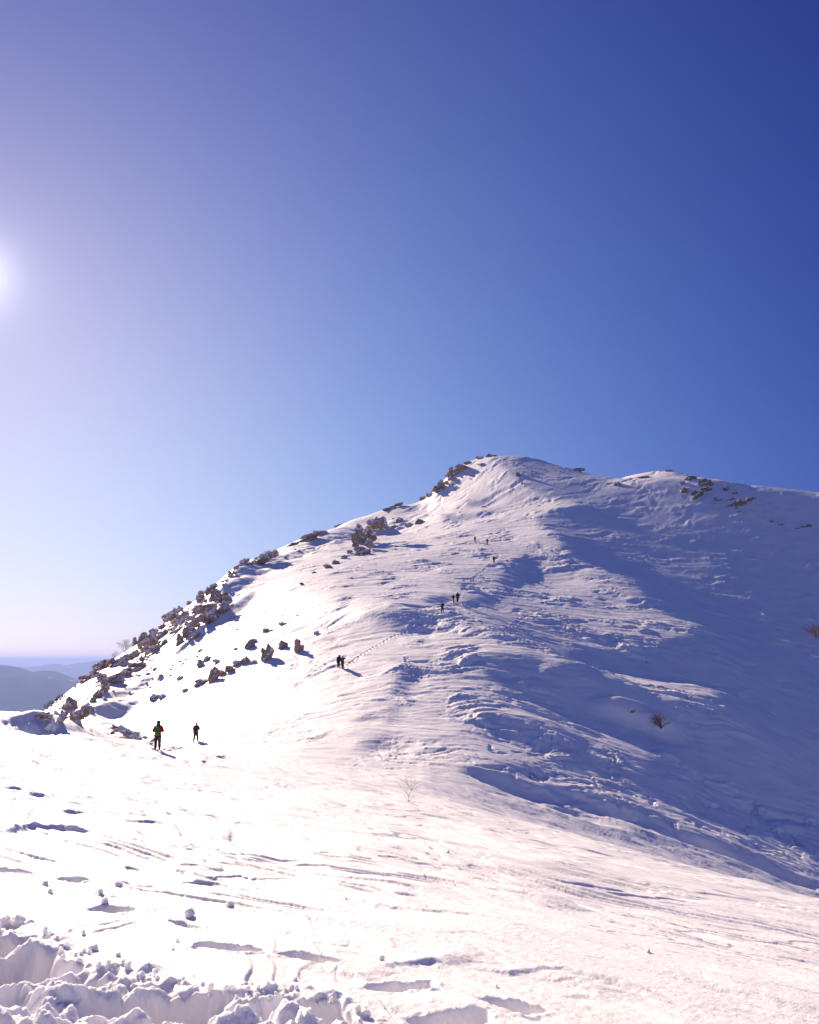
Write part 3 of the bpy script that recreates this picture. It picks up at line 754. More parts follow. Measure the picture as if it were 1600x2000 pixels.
# skyline crags of the left ridge, from low to high
for i, (px, py, w, h, lab) in enumerate([
 (168,1326,22,14,"lowest dark crag on the left ridge skyline above the far valley"),
 (182,1315,22,16,"dark skyline crag just above the lowest one on the left ridge"),
 (196,1303,22,20,"skyline crag where the far mountain line meets the left ridge"),
 (215,1298,24,16,"snow-topped crag just below the frosted shrub on the ridge"),
 (236,1293,24,18,"crag directly under the frosted ridge shrub"),
 (254,1284,24,16,"low crag right of the frosted ridge shrub"),
 (284,1262,34,34,"big rounded brown crag on the lower left ridge skyline"),
 (272,1248,22,20,"skyline crag hugging the big rounded crag from the upper left"),
 (300,1236,16,14,"lone triangular skyline rock above the big rounded crag"),
 (318,1224,16,12,"small skyline rock between the triangular one and the tall crag"),
 (333,1208,22,26,"tall jagged crag on the left ridge skyline"),
 (347,1193,16,18,"pointed skyline crag right above the tall jagged one"),
 (352,1208,26,18,"broken crag right of the tall jagged skyline crag"),
 (330,1230,18,10,"flat crag just under the tall jagged skyline crag"),
 (345,1222,24,14,"snowy crag below and right of the tall jagged skyline crag"),
 (371,1176,14,9,"small rock on the bright snow brow of the left ridge"),
 (385,1192,18,12,"snow-streaked rock left of the large bare ridge crag"),
 (400,1153,16,10,"small rock on the brow over the large bare ridge crag"),
 (298,1272,20,14,"crag low on the right side of the big rounded crag"),
 (312,1264,12,8,"little rock on the blue shaded bank right of the rounded crag"),
 (310,1245,26,12,"half buried crag in the shaded bank under the triangular rock")]):
    rock(px, py, w, h, lab, 'c' if w > 17 else 'b', [ROCKB, ROCK, ROCK][i % 3])
rock(457,1119,18,18,"brown crag at the foot of the shaded snow cliff on the ridge",'c',ROCKB)
rock(444,1130,18,11,"broken crag just below the shaded snow cliff on the ridge",'c',ROCK)
rock(500,1095,64,26,"long snow-plastered outcrop forming the shaded cliff on the ridge skyline",'c',ROCKS,yaw=.25,tilt=-.3)
rock(523,1083,12,7,"little stone at the top right end of the snow-plastered cliff",'b',ROCK)
rock(598,1053,56,16,"flat snow-covered outcrop on the ridge skyline midway to the summit",'c',ROCKS,tilt=-.35)
rock(626,1041,22,10,"small snow-covered outcrop right of the flat skyline outcrop",'c',ROCKS)
rock(662,1023,18,6,"flat dark ledge stone in the snow under the middle skyline",'b',ROCK,tilt=-.3)
rock(768,990,30,9,"snowy ledge on the skyline left of the summit rocks",'c',ROCKS,tilt=-.25)
rock(722,1042,50,58,"large speckled brown outcrop alone on the bright middle slope",'c',ROCK)
rock(709,1066,26,30,"brown crag hanging below the large speckled outcrop",'c',ROCKB)
rock(708,1079,24,16,"lowest crag of the large speckled outcrop group",'c',ROCK)
rock(740,1030,38,28,"snow-packed crag on the right flank of the large speckled outcrop",'c',ROCKS)
rock(694,1063,12,16,"thin crag left of the hanging brown crag on the middle slope",'b',ROCK)
for px, py, w, h, lab in [(781,1016,13,12,"left boulder of the three small dark ones under the skyline"),
 (798,1025,15,9,"middle boulder of the three small dark ones under the skyline"),
 (819,1019,15,12,"right boulder of the three small dark ones, casting the longest shadow")]:
    rock(px, py, w, h, lab, 'b', ROCKB)
for px, py, w, h in [(672,1089,14,9),(655,1099,15,10),(641,1107,16,8),(683,1079,10,8),(770,1028,12,7)]:
    rock(px, py, w, h, "small brown stone trailing down-slope from the large speckled outcrop", 'b', ROCK, "stones below the speckled outcrop")
# summit
for i, (px, py, w, h, lab) in enumerate([
 (826,973,12,10,"lowest dark rock of the summit staircase on the skyline"),
 (840,966,14,10,"second dark rock of the summit staircase on the skyline"),
 (856,956,20,18,"brown crag in the lower summit rocks"),
 (872,944,26,18,"jagged crag in the middle of the summit rocks"),
 (886,927,22,16,"crag under the biggest of the summit rocks"),
 (890,918,24,18,"left half of the biggest summit crag"),
 (906,916,26,16,"right half of the biggest summit crag"),
 (921,926,14,8,"boulder just right and below the biggest summit crag"),
 (914,903,14,7,"flat stone above the biggest summit crag"),
 (938,894,16,7,"long low rock left of the very top"),
 (956,890,12,9,"rounded boulder at the very top of the summit"),
 (942,908,18,5,"thin dark ledge just below the very top"),
 (966,890,8,4,"tiny stone right of the topmost boulder")]):
    rock(px, py, w, h, lab, 'c' if w > 19 else 'b', [ROCKB, ROCK][i % 2])
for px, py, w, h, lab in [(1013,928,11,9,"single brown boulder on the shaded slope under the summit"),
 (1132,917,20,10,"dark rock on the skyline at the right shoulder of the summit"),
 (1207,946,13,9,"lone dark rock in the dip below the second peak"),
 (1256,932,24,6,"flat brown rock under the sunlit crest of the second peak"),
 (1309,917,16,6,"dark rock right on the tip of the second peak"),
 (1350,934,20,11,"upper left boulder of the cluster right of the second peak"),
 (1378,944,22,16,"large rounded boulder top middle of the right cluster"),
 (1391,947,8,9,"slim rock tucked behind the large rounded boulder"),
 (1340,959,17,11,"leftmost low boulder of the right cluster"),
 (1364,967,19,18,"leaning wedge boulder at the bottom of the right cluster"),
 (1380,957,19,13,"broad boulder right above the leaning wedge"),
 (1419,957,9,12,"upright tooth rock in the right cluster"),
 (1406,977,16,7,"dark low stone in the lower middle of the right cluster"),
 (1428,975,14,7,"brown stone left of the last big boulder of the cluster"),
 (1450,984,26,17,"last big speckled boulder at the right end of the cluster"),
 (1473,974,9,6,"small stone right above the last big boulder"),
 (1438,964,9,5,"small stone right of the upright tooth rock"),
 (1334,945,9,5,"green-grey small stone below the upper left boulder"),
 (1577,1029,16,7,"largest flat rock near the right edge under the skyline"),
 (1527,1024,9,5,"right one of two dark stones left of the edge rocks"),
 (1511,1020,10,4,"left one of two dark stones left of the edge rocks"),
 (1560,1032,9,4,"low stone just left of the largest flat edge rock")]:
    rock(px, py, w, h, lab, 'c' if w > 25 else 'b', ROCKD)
# diagonal row above the middle walkers
for i, (px, py, w, h, lab) in enumerate([
 (416,1322,22,32,"spiky tall rock at the lower end of the mid-slope rock row"),
 (434,1316,14,12,"round rock just right of the spiky tall rock"),
 (450,1308,19,14,"lumpy rock in the middle of the mid-slope rock row"),
 (462,1297,14,12,"rock above the lumpy one in the mid-slope row"),
 (478,1290,16,18,"rock with snow pockets left of the tall standing rock"),
 (496,1294,11,9,"small pointed rock at the foot of the tall standing rock"),
 (521,1279,20,36,"tall standing rock throwing a dark shadow, middle of the row"),
 (487,1262,17,17,"dark rock up-slope from the tall standing rock"),
 (493,1253,16,10,"flat rock topping the dark one above the tall standing rock"),
 (552,1262,18,18,"crumbly rock between the two tallest of the row"),
 (583,1265,16,30,"leaning tall rock at the right end of the row"),
 (392,1334,24,13,"low rock left of the spiky tall rock"),
 (362,1348,14,8,"lonely low rock further left of the row"),
 (300,1364,18,14,"left rock of the pair in the snow above the saddle"),
 (316,1361,12,10,"right rock of the pair in the snow above the saddle"),
 (352,1325,14,8,"single brown rock on the bright slope left of the spiky one"),
 (391,1298,13,15,"upright rock higher up from the spiky tall rock"),
 (405,1287,14,10,"crumbled rock right above the upright one"),
 (424,1292,16,7,"small flat snowy rock right of the crumbled one"),
 (519,1232,11,8,"left of two dark stones on the bright slope"),
 (530,1231,6,4,"right and smaller of two dark stones on the bright slope"),
 (551,1219,16,6,"long dark stone half buried on the bright slope"),
 (618,1237,9,9,"dark stone at the left end of the long blue hollow"),
 (460,1268,7,5,"tiny stone alone left of the rock row"),
 (462,1212,9,6,"pale stone beside the thin twigs on the upper slope"),
 (1235,1391,13,9,"black rock under the small snow hood in the shaded hollow"),
 (1183,1160,4,3,"tiny dark stone in the shade"),
 (590,1141,8,5,"small stone on the bright face below the ridge"),
 (430,1479,14,5,"flat stone in the snow right of the two backpackers"),
 (613,1118,8,5,"small stone under the trail of the speckled outcrop"),
 (382,1855,9,5,"dark chip of rock showing in the snow near the camera")]):
    if px == 1183: continue
    rock(px, py, w, h, lab, 'b', ROCKB if i < 11 else ROCK)
# scattered small stones, by area
def scatter(n, quad, label, group, smin, smax, mat=ROCK):
    (x0, y0), (x1, y1), (x2, y2), (x3, y3) = quad
    for k in range(n):
        u, v = rng.random(), rng.random()
        px = (x0 * (1 - u) + x1 * u) * (1 - v) + (x3 * (1 - u) + x2 * u) * v; py = (y0 * (1 - u) + y1 * u) * (1 - v) + (y3 * (1 - u) + y2 * u) * v
        w = smin + (smax - smin) * rng.random() ** 2.2
        rock(px, py, w, w * rng.uniform(.35, .6), label, 's', mat, group, "stone", cat="stone", tilt=rng.uniform(-.5, .1))
scatter(70, [(95,1388),(205,1312),(290,1300),(170,1400)], "small stone peeping from the snow of the lowest left slope", "stones on the lowest left slope", 3, 8)
scatter(38, [(230,1330),(400,1262),(420,1280),(250,1370)], "small flat stone on the bright slope left of the rock row", "stones on the bright lower slope", 3, 9)
scatter(40, [(210,1300),(440,1130),(450,1180),(270,1310)], "small stone among the crags of the left ridge", "stones among the ridge crags", 4, 10)
for k in range(34):
    t_ = rng.random(); px = 185 + 265 * t_; py = 1322 - 195 * t_ + rng.uniform(0, 42) * (1 - .3 * t_); w = rng.uniform(9, 19)
    rock(px, py, w, w * rng.uniform(.5, .85), "small crag filling the gaps between the bigger crags of the left ridge", 'c', [ROCK, ROCKS, ROCKB][k % 3], "small crags of the left ridge")
scatter(16, [(430,1200),(560,1180),(600,1200),(450,1250)], "tiny stone on the bright slope above the rock row", "stones above the rock row", 2.5, 6)
scatter(14, [(520,1090),(760,1000),(780,1010),(560,1090)], "small stone along the bright middle skyline", "stones under the middle skyline", 3, 7)
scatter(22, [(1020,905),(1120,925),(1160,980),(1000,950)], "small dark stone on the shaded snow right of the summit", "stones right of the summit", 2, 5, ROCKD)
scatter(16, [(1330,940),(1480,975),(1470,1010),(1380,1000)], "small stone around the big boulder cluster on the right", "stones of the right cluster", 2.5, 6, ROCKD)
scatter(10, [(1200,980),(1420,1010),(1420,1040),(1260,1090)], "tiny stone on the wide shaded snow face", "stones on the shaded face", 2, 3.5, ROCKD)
scatter(12, [(850,960),(930,915),(960,930),(900,960)], "small stone below the summit crags", "stones below the summit crags", 2.5, 6)

# ------------------------------------------------------------------ snow lumps on the near slope
def snow_lump_mesh(seed):
    rg = random.Random(seed); bm = bmesh.new(); bmesh.ops.create_icosphere(bm, subdivisions=4, radius=1)
    co = np.array([v.co[:] for v in bm.verts])
    for k in range(6):
        n = np.array([rg.gauss(0, 1), rg.gauss(0, 1), rg.gauss(0, 1)]); n /= np.linalg.norm(n); d = rg.uniform(.55, .85); h = co @ n; m = h > d
        co[m] -= np.outer((h[m] - d) * .7, n)
    f = 1 + .35 * perlin(co[:, 0] * 1.6 + seed, co[:, 1] * 1.6 + co[:, 2], seed) + .16 * perlin(co[:, 0] * 5 + co[:, 2] * 3, co[:, 1] * 5 + seed, seed + 1) + .08 * perlin(co[:, 0] * 13 + co[:, 2] * 8, co[:, 1] * 13 - co[:, 2] * 5, seed + 2)
    co *= f[:, None]
    for v, c in zip(bm.verts, co): v.co = c * .5
    me = bpy.data.meshes.new("snow_lump_shape"); bm.to_mesh(me); bm.free()
    me.polygons.foreach_set('use_smooth', np.ones(len(me.polygons), bool)); me.materials.append(SNOW); return me
LUMP = [snow_lump_mesh(k) for k in range(6)]
def lump(px, py, w, h, label, group=None, k=0):
    p, r = ground_at_px(px, py + h * .35, 2.2)
    m = r / FPX * 1.05
    o = bpy.data.objects.new("snow_lump", LUMP[k % 6]); COL.objects.link(o)
    w *= .75; h *= .75; o.scale = (w * m, w * m * .85, h * m * 1.15); o.rotation_euler = (rng.uniform(-.3, .3), rng.uniform(-.3, .3), rng.uniform(0, 6))
    o.location = (p.x, p.y, p.z + h * m * .33); return tag(o, label, "snow lump", group)
for k, (px, py, w, h, lab) in enumerate([
 (36,1802,26,26,"pointed snow lump on the upper edge of the trodden bank"),
 (8,1803,26,24,"snow lump at the left picture edge on top of the bank"),
 (88,1819,13,16,"small snow lump right of the bank, left of the curved crack"),
 (204,1761,17,14,"snow chunk sitting at the head of the second boot hole"),
 (163,1822,10,10,"little snow ball just above the curved crack"),
 (185,1851,15,14,"snow chunk lying alone between bank and boot holes"),
 (174,1861,10,9,"small snow ball left of the lone snow chunk"),
 (192,1887,12,13,"left one of two snow balls over the trench"),
 (207,1890,11,10,"right one of two snow balls over the trench"),
 (250,1888,19,19,"snow lump balanced on the trench rim"),
 (301,1901,8,17,"thin upright snow lump on the trench rim"),
 (370,1783,26,20,"rolled snow curl above the third boot hole"),
 (196,1741,13,11,"snow ball at the right end of the first boot hole"),
 (88,1726,17,8,"flat snow plate near the left edge"),
 (98,1741,12,9,"small snow ball under the flat plate"),
 (232,1728,20,10,"flat snow chunk right of the first boot hole"),
 (411,1932,16,17,"round snow lump over the lower trench"),
 (449,1766,20,13,"crumbled snow chunk right of the rolled curl"),
 (338,1853,8,7,"tiny snow ball left of the broken crust"),
 (347,1837,8,8,"tiny snow ball above the broken crust"),
 (745,1871,16,10,"snow chunk right of the middle boot hole"),
 (698,1970,18,14,"left snow chunk at the trench end, bottom middle"),
 (716,1977,18,12,"right snow chunk at the trench end, bottom middle"),
 (970,1926,7,9,"small upright snow grain on the rippled crust"),
 (890,1972,8,8,"small snow grain left of the last boot hole"),
 (1265,1859,16,6,"flat snow chip alone on the smooth right slope"),
 (875,1664,9,5,"small snow chip in the middle of the smooth slope")]):
    lump(px, py, w, h, lab, None, k)
for k in range(46):
    t = rng.random(); pl = [(60,1800),(140,1860),(250,1895),(400,1950),(560,1935),(720,1985)]
    i = min(4, int(t * 5)); f = t * 5 - i; px = pl[i][0] * (1 - f) + pl[i + 1][0] * f + rng.gauss(0, 10); py = pl[i][1] * (1 - f) + pl[i + 1][1] * f + rng.gauss(-4, 10)
    w = rng.uniform(5, 14); lump(px, py, w, w * rng.uniform(.6, 1), "loose snow crumb along the rim of the trodden trench", "snow crumbs along the trench rim", k)
for k in range(14):
    px, py = rng.uniform(60, 900), rng.uniform(1700, 1990); w = rng.uniform(3, 6)
    lump(px, py, w, w * .7, "tiny snow crumb strewn on the crust between the boot holes", "snow crumbs between the boot holes", k)

# ------------------------------------------------------------------ shrubs
def tube(bm, p0, p1, r0, r1, n=4):
    d = (p1 - p0); L = d.length
    if L < 1e-5: return
    q = d.to_track_quat('Z', 'Y'); ring = []
    for p, r in ((p0, r0), (p1, r1)):
        ring.append([bm.verts.new(p + q @ Vector((math.cos(2 * math.pi * k / n) * r, math.sin(2 * math.pi * k / n) * r, 0))) for k in range(n)])
    for k in range(n):
        bm.faces.new((ring[0][k], ring[0][(k + 1) % n], ring[1][(k + 1) % n], ring[1][k]))
def branch(bm, p, d, L, r, depth, rg, spread, kids, taper=.62):
    a = p
    for s_ in range(3):
        d2 = (d + Vector((rg.gauss(0, .10), rg.gauss(0, .10), rg.gauss(0, .08)))).normalized()
        b = a + d2 * L / 3; tube(bm, a, b, r * (1 - s_ * .12), r * (1 - (s_ + 1) * .12)); a, d = b, d2
        if depth > 0 and s_ > 0:
            for k in range(kids):
                ax = Vector((rg.gauss(0, 1), rg.gauss(0, 1), rg.gauss(0, .5))).normalized()
                nd = (d + ax * spread * rg.uniform(.6, 1.2)).normalized()
                branch(bm, a, nd, L * taper * rg.uniform(.7, 1.1), r * .6, depth - 1, rg, spread, kids, taper)
def shrub(name, px, py, hpx, label, mat, stems=5, depth=2, spread=.6, kids=2, lean=.7, seed=1, thick=.012, cat="shrub", group=None, thin=1.0):
    p, r = ground_at_px(px, py, 5); H = hpx * r / FPX * 1.05
    t = thing(name, label, cat, p - Vector((0, 0, .03)), 0, group); rg = random.Random(seed)
    for k in range(stems):
        bm = bmesh.new(); a = rg.uniform(0, 6.28); l = rg.uniform(0, lean) if stems > 1 else .08
        d = Vector((math.cos(a) * l, math.sin(a) * l, 1)).normalized()
        branch(bm, Vector((0, 0, 0)), d, H * (.62 if depth else 1) * rg.uniform(.7, 1), thick * H, depth, rg, spread, kids)
        bm_obj("stem", bm, mat, t)
    return t
BARK = plain("bare_bark", (.30, .21, .18), .9); TWIG = plain("rusty_twigs", (.20, .095, .06), .9); FROST = plain("frosted_twigs", (.50, .42, .44), .9); DARKT = plain("dark_twigs", (.06, .045, .06), .9)
# the sapling on the near slope, drawn limb by limb
p, r = ground_at_px(798, 1567, 10); m = r / FPX * 1.05
sap = thing("sapling", "thin bare sapling with forked twigs on the near slope", "sapling", p)
bm = bmesh.new(); T = lambda x, y, z=0: Vector(((x - 41) * m, z * m, (86 - y) * m))
tube(bm, T(41, 88), T(42, 74), .55 * m, .45 * m); tube(bm, T(42, 74), T(46, 66), .45 * m, .32 * m)
bm_obj("trunk", bm, BARK, sap)
for k, pl in enumerate([[(46,66),(41,58,3),(37,48,5),(34,40,6)],[(46,66),(46,55,-3),(45,44,-5),(45,41,-5)],[(46,66),(52,57,4),(60,52,6),(68,51,8)],[(46,66),(53,62,-4),(62,56,-6),(69,52,-8)],
       [(41,58,3),(32,50,5),(22,46,7),(15,44,8)],[(42,76),(36,68,-3),(28,60,-5),(17,49,-7)],[(42,80),(38,72,4),(36,64,6)],[(42,84),(36,78,-3),(33,72,-5)],[(42,84),(47,80,4),(52,76,6)],[(52,57,4),(51,52,5),(54,48,6)],[(37,48,5),(42,42,4)]]):
    bm = bmesh.new(); pts = [T(*q) for q in pl]
    for i in range(len(pts) - 1):
        w0 = .22 * (1 - i / len(pts)) + .09; tube(bm, pts[i], pts[i + 1], w0 * m, (w0 - .04) * m)
        if i: tube(bm, pts[i], pts[i] + (pts[i + 1] - pts[i]) * .7 + Vector((rng.uniform(-3, 3) * m, rng.uniform(-3, 3) * m, 3 * m)), .14 * m, .08 * m)
    bm_obj("branch", bm, BARK, sap)
shrub("shrub", 1292, 1424, 30, "rusty brown leafless bush in the shaded hollow below the sunlit dome", TWIG, 26, 2, .8, 2, 1.5, 5, .009)
shrub("shrub", 1594, 1246, 26, "reddish leafless bush cut by the right picture edge", TWIG, 22, 2, .8, 2, 1.5, 6, .010)
shrub("shrub", 246, 1278, 30, "pale frosted bush on the skyline of the left ridge", FROST, 10, 2, .7, 2, .9, 7, .012)
shrub("shrub", 228, 1291, 20, "smaller frosted bush left of the pale skyline bush", FROST, 8, 2, .7, 2, .9, 8, .014)
for k, (px, py, h) in enumerate([(92,1386,12),(100,1381,13),(110,1374,12),(118,1368,12),(124,1363,9),(147,1345,8)]):
    shrub("shrub", px, py, h, "low dark bush in the row on the lowest skyline of the hill", DARKT, 8, 1, .7, 3, 1.0, 20 + k, .03, group="dark bushes on the lowest skyline")
shrub("shrub", 1078, 1451, 13, "small dark seedling standing alone in the lower shaded snow", DARKT, 1, 1, .9, 3, .1, 31, .04, cat="seedling")
shrub("shrub", 478, 1212, 12, "thin reddish twigs on the upper bright slope", TWIG, 4, 1, .7, 2, .7, 32, .02, cat="twigs")
shrub("shrub", 365, 1653, 7, "tiny red-brown twig tip at the broken crust near the camera", TWIG, 3, 1, .7, 2, 1.0, 33, .06, cat="twig")
shrub("shrub", 1263, 1296, 5, "tiny twigs on the faint bright patch of the shaded slope", DARKT, 3, 1, .8, 2, 1.0, 34, .05, cat="twigs")

# ------------------------------------------------------------------ people
def skin_mesh(name, verts, edges, rad, mat, parent, root=0, lvl=2):
    """one continuous surface grown round a posed skeleton"""
    me = bpy.data.meshes.new(name); me.from_pydata(verts, edges, []); me.update()
    o = bpy.data.objects.new(name, me); COL.objects.link(o)
    sk = o.modifiers.new("skin", 'SKIN'); sk.use_smooth_shade = True
    lay = me.skin_vertices[0].data if me.skin_vertices else None
    if lay is None:
        bm = bmesh.new(); bm.from_mesh(me); bm.verts.layers.skin.verify(); bm.to_mesh(me); bm.free(); lay = me.skin_vertices[0].data
    for i, rr in enumerate(rad):
        lay[i].radius = rr if isinstance(rr, tuple) else (rr, rr); lay[i].use_root = (i == root)
    su = o.modifiers.new("sub", 'SUBSURF'); su.levels = lvl; su.render_levels = lvl
    bpy.context.view_layer.update()
    ev = o.evaluated_get(bpy.context.evaluated_depsgraph_get())
    m2 = bpy.data.meshes.new_from_object(ev); bpy.data.objects.remove(o); bpy.data.meshes.remove(me)
    m2.name = name; m2.materials.clear(); m2.materials.append(mat)
    m2.polygons.foreach_set('use_smooth', np.ones(len(m2.polygons), bool))
    o = bpy.data.objects.new(name, m2); COL.objects.link(o); o.parent = parent
    return o
SKIN = plain("skin", (.55, .33, .25), .6)
def person(px, py, hpx, label, yaw, jacket, trousers, pack=None, head='hat', hat=(.03, .02, .03), legs=(.18, -.12), arms='down', lean=.0, split=.11, H0=1.74, coat=0.0, group="hikers on the snow"):
    p, r = ground_at_px(px, py, 5)
    sc = hpx * math.hypot(r, p.z - EYE) / FPX / 1.0 / H0
    sc = min(max(sc, .8), 1.12)
    t = thing("person", label, "person", p - Vector((0, 0, .10)), yaw, group); t.scale = (sc, sc, sc)
    MJ = plain("jacket_cloth", jacket, .8, .3, 30); MT = plain("trouser_cloth", trousers, .85, .3, 30)
    MB = plain("boot_leather", (.025, .02, .022), .6)
    hip, sh = .92, 1.42; f = lean
    V = []; E = []; RD = []
    def add(co, rr, par=None):
        V.append(co); RD.append(rr)
        if par is not None: E.append((par, len(V) - 1))
        return len(V) - 1
    pel = add((0, 0, hip), (.15, .11)); wa = add((0, f * .3, 1.1), (.135, .10), pel); ch = add((0, f * .7, 1.30), (.165, .115), wa)
    nk = add((0, f, 1.46), .065, ch); hd0 = add((0, f * 1.05 + .01, 1.545), .075, nk); hd = add((0, f * 1.1 + .02, 1.62), (.088, .10), hd0); top = add((0, f * 1.1 + .01, 1.69), .062, hd)
    add((0, f * 1.1 + .125, 1.60), .014, hd); add((.088, f * 1.1 + .01, 1.61), .016, hd); add((-.088, f * 1.1 + .01, 1.61), .016, hd); add((0, f * 1.1 + .09, 1.545), .03, hd0)
    J = {}
    for sgn, ly in ((1, legs[0]), (-1, legs[1])):
        x = .095 * sgn; xs = split * sgn
        th = add((x, 0, hip - .06), .098, pel); kn = add((x * .5 + xs * .5, ly * .6 + .04, .50), .062, th); an = add((xs, ly, .10), .042, kn); toe = add((xs, ly + .15, .045), .038, an)
        J['leg', sgn] = ((x, 0, hip - .06), (x * .5 + xs * .5, ly * .6 + .04, .50), (xs, ly, .10), (xs, ly + .15, .045))
        so = add((.19 * sgn, f * .95, sh), .062, ch)
        am = arms[0 if sgn < 0 else 1] if isinstance(arms, tuple) else arms
        if am == 'down': el = (.27 * sgn, f * .7 - .03, 1.13); ha = (.25 * sgn, f * .7 + .10, .90)
        elif am == 'bent': el = (.30 * sgn, f * .7 - .02, 1.15); ha = (.16 * sgn, f * .7 + .22, 1.16)
        elif am == 'raised': el = (.36 * sgn, f + .10, 1.36); ha = (.16 * sgn, f + .22, 1.55)
        elif am == 'out': el = (.34 * sgn, f + .05, 1.20); ha = (.42 * sgn, f + .20, 1.02)
        elif am == 'reach': el = (.26 * sgn, f + .25, 1.48); ha = (.22 * sgn, f + .45, 1.66)
        e = add(el, .045, so); d = (Vector(ha) - Vector(el)).normalized(); w = add(ha, .030, e)
        side = d.cross(Vector((0, 1, 0.2))).normalized(); pal = Vector(ha) + d * .06; pa = add(tuple(pal), (.036, .022), w)
        for q, (o_, L) in enumerate(((-.028, .070), (-.010, .082), (.010, .076), (.027, .060))):
            b0 = pal + d * .035 + side * o_; k1 = add(tuple(b0), .011, pa); k2 = add(tuple(b0 + d * L * .5 + Vector((0, .010, 0))), .009, k1); add(tuple(b0 + d * L * .8 + Vector((0, .028, 0))), .0075, k2)
        tb = Vector(ha) + d * .03 - side * .035; k1 = add(tuple(tb), .012, pa); add(tuple(tb + d * .04 - side * .02 + Vector((0, .02, 0))), .009, k1)
        J['arm', sgn] = ((.19 * sgn, f * .95, sh), el, ha)
    skin_mesh("body", V, E, RD, SKIN, t, 0, 1)
    # jacket over torso and arms
    V = []; E = []; RD = []
    hem = add((0, 0, hip - .10 - coat), (.19 + coat * .2, .15)); a = add((0, 0, hip + .05), (.18, .145), hem); b = add((0, f * .35, 1.12), (.175, .14), a); c = add((0, f * .7, 1.31), (.20, .15), b); d_ = add((0, f * .95, 1.44), (.12, .10), c); add((0, f, 1.50), (.085, .085), d_)
    for sgn in (1, -1):
        A, B, C_ = J['arm', sgn]; i = add(A, .088, c); j = add(B, .072, i); k = tuple(Vector(B).lerp(Vector(C_), .9)); add(k, .055, j)
    RD = [tuple(q_ * 1.14 for q_ in r_) if isinstance(r_, tuple) else r_ * 1.14 for r_ in RD]
    skin_mesh("jacket", V, E, RD, MJ, t, 2, 2)
    V = []; E = []; RD = []
    w0 = add((0, 0, hip + .03), (.165, .13))
    for sgn in (1, -1):
        A, B, C_, D_ = J['leg', sgn]; i = add(A, .115, w0); j = add(B, .083, i); k = tuple(Vector(B).lerp(Vector(C_), .85)); add(k, .068, j)
    RD = [tuple(q_ * 1.14 for q_ in r_) if isinstance(r_, tuple) else r_ * 1.14 for r_ in RD]
    skin_mesh("trousers", V, E, RD, MT, t, 0, 2)
    for sgn in (1, -1):
        A, B, C_, D_ = J['leg', sgn]; V = []; E = []; RD = []
        i = add((C_[0], C_[1] - .01, .22), .062); j = add((C_[0], C_[1] - .01, .07), .058, i); add((D_[0], D_[1], .05), (.052, .045), j)
        skin_mesh("boot", V, E, RD, MB, t, 1, 2)
    hm_ = plain("headwear", hat, .85)
    hy = f * 1.1 + .01
    if head in ('hat', 'hood'):
        V = []; E = []; RD = []; i = add((0, hy, 1.60), (.112, .118)); j = add((0, hy - .005, 1.68), (.105, .112), i); add((0, hy, 1.745), .05, j)
        if head == 'hood': add((0, hy - .03, 1.50), (.12, .12), i)
        skin_mesh(head, V, E, RD, hm_, t, 0, 2)
    else:
        V = []; E = []; RD = []; i = add((0, hy - .01, 1.66), (.115, .118)); add((0, hy, 1.73), .05, i); j = add((0, hy - .07, 1.54), (.135, .07), i); k = add((0, hy - .12, 1.40), (.15, .055), j); add((0, hy - .13, 1.27), (.11, .04), k)
        skin_mesh("hair", V, E, RD, hm_, t, 0, 2)
    if pack:
        MP = plain("pack_cloth", pack, .75, .4, 25)
        b2 = bmesh.new(); bmesh.ops.create_cube(b2, size=1.0)
        for v in b2.verts:
            v.co = Vector((v.co.x * (.30 if v.co.z < 0 else .25), v.co.y * .18, v.co.z * .50)) + Vector((0, f * .7 - .235, 1.22))
        bmesh.ops.bevel(b2, geom=list(b2.edges), offset=.05, segments=3, profile=.6, affect='EDGES')
        pk = bm_obj("backpack", b2, MP, t)
        for sgn in (1, -1):
            b3 = bmesh.new(); pts = [Vector((.10 * sgn, f * .8 - .16, 1.44)), Vector((.12 * sgn, f + .0, 1.515)), Vector((.13 * sgn, f * .9 + .14, 1.38)), Vector((.12 * sgn, f * .6 + .15, 1.22)), Vector((.14 * sgn, f * .6 - .12, 1.05))]
            for q in range(4): tube(b3, pts[q], pts[q + 1], .022, .022, 6)
            bm_obj("strap", b3, plain("strap_web", (.03, .03, .035), .8), pk)
        b4 = bmesh.new(); bmesh.ops.create_cube(b4, size=1.0)
        for v in b4.verts: v.co = Vector((v.co.x * .22, v.co.y * .07, v.co.z * .20)) + Vector((0, f * .7 - .345, 1.12))
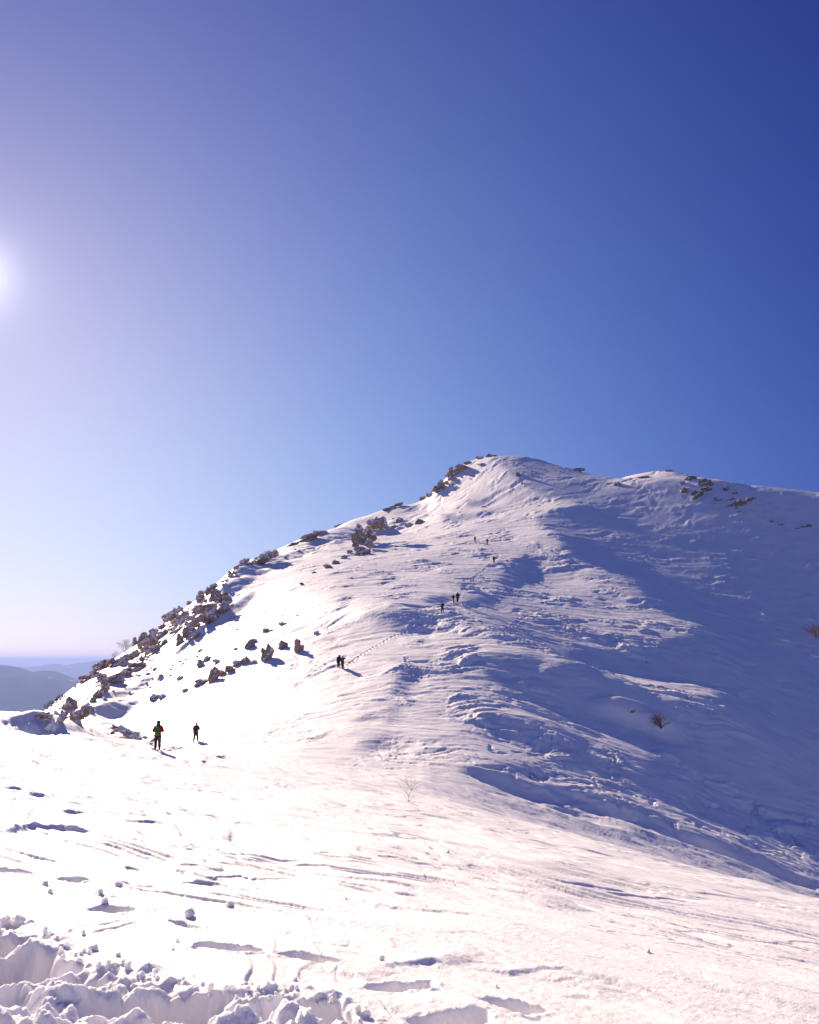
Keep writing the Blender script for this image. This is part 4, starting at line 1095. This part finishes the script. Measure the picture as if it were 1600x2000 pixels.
        bmesh.ops.bevel(b4, geom=list(b4.edges), offset=.025, segments=2, affect='EDGES'); bm_obj("pocket", b4, MP, pk)
    return t
BK = (.012, .01, .014)
person(307,1464,42,"walker with long hair and a green backpack over a red jacket",R(8),(.32,.03,.04),(.025,.02,.035),(.035,.15,.035),'hair',(.07,.03,.03),(.16,-.10),'bent',.06,.10,coat=.18)
person(382,1449,36,"walker in a dark red jacket with a black backpack",R(-14),(.22,.015,.03),(.02,.016,.022),(.015,.012,.02),'hat',(.03,.025,.03),(.06,-.06),'bent',.05,.17,coat=.02)
person(661,1304.5,26,"bowed walker all in black left of the pair above the saddle",R(-40),BK,BK,(.012,.01,.014),'hood',BK,(.05,-.05),'down',.14,.09,coat=.03)
person(669,1307,23,"shorter walker in maroon with an elbow raised, right of the pair",R(-30),(.16,.012,.03),(.02,.01,.016),(.06,.03,.05),'hat',(.05,.015,.02),(.03,-.03),('bent','raised'),.04,.08,H0=1.62)
person(864,1196,20,"lowest of three dark walkers, bent forward, legs apart",R(-35),BK,BK,(.015,.012,.02),'hat',BK,(.14,-.12),'bent',.16,.12)
person(886,1181,17,"walker with dark top and pale trousers between two dark ones",R(-20),(.02,.016,.03),(.30,.25,.27),None,'hat',(.02,.015,.025),(.02,-.02),'out',.02,.05,H0=1.6)
person(894,1177,21,"tallest of the three mid-slope walkers, all black, on the right",R(-20),BK,BK,BK,'hat',BK,(.04,-.02),'bent',.06,.05,coat=.08)
person(928,1059,12,"upper left walker in dark plum on the bright brow",R(20),(.035,.012,.03),(.025,.01,.022),None,'hood',(.035,.012,.03),(.02,-.03),'down',.0,.06)
person(952,1065.5,13.5,"walker in yellow-green suit with black pack near the brow",R(15),(.20,.26,.06),(.18,.23,.07),(.012,.012,.012),'hood',(.20,.26,.06),(.04,-.04),('reach','bent'),.08,.07)
person(965,1100.5,14.5,"single black-clad walker right below the upper two",R(-10),BK,BK,BK,'hat',BK,(.02,-.02),'down',.03,.09)

print("built", time.time() - T0)
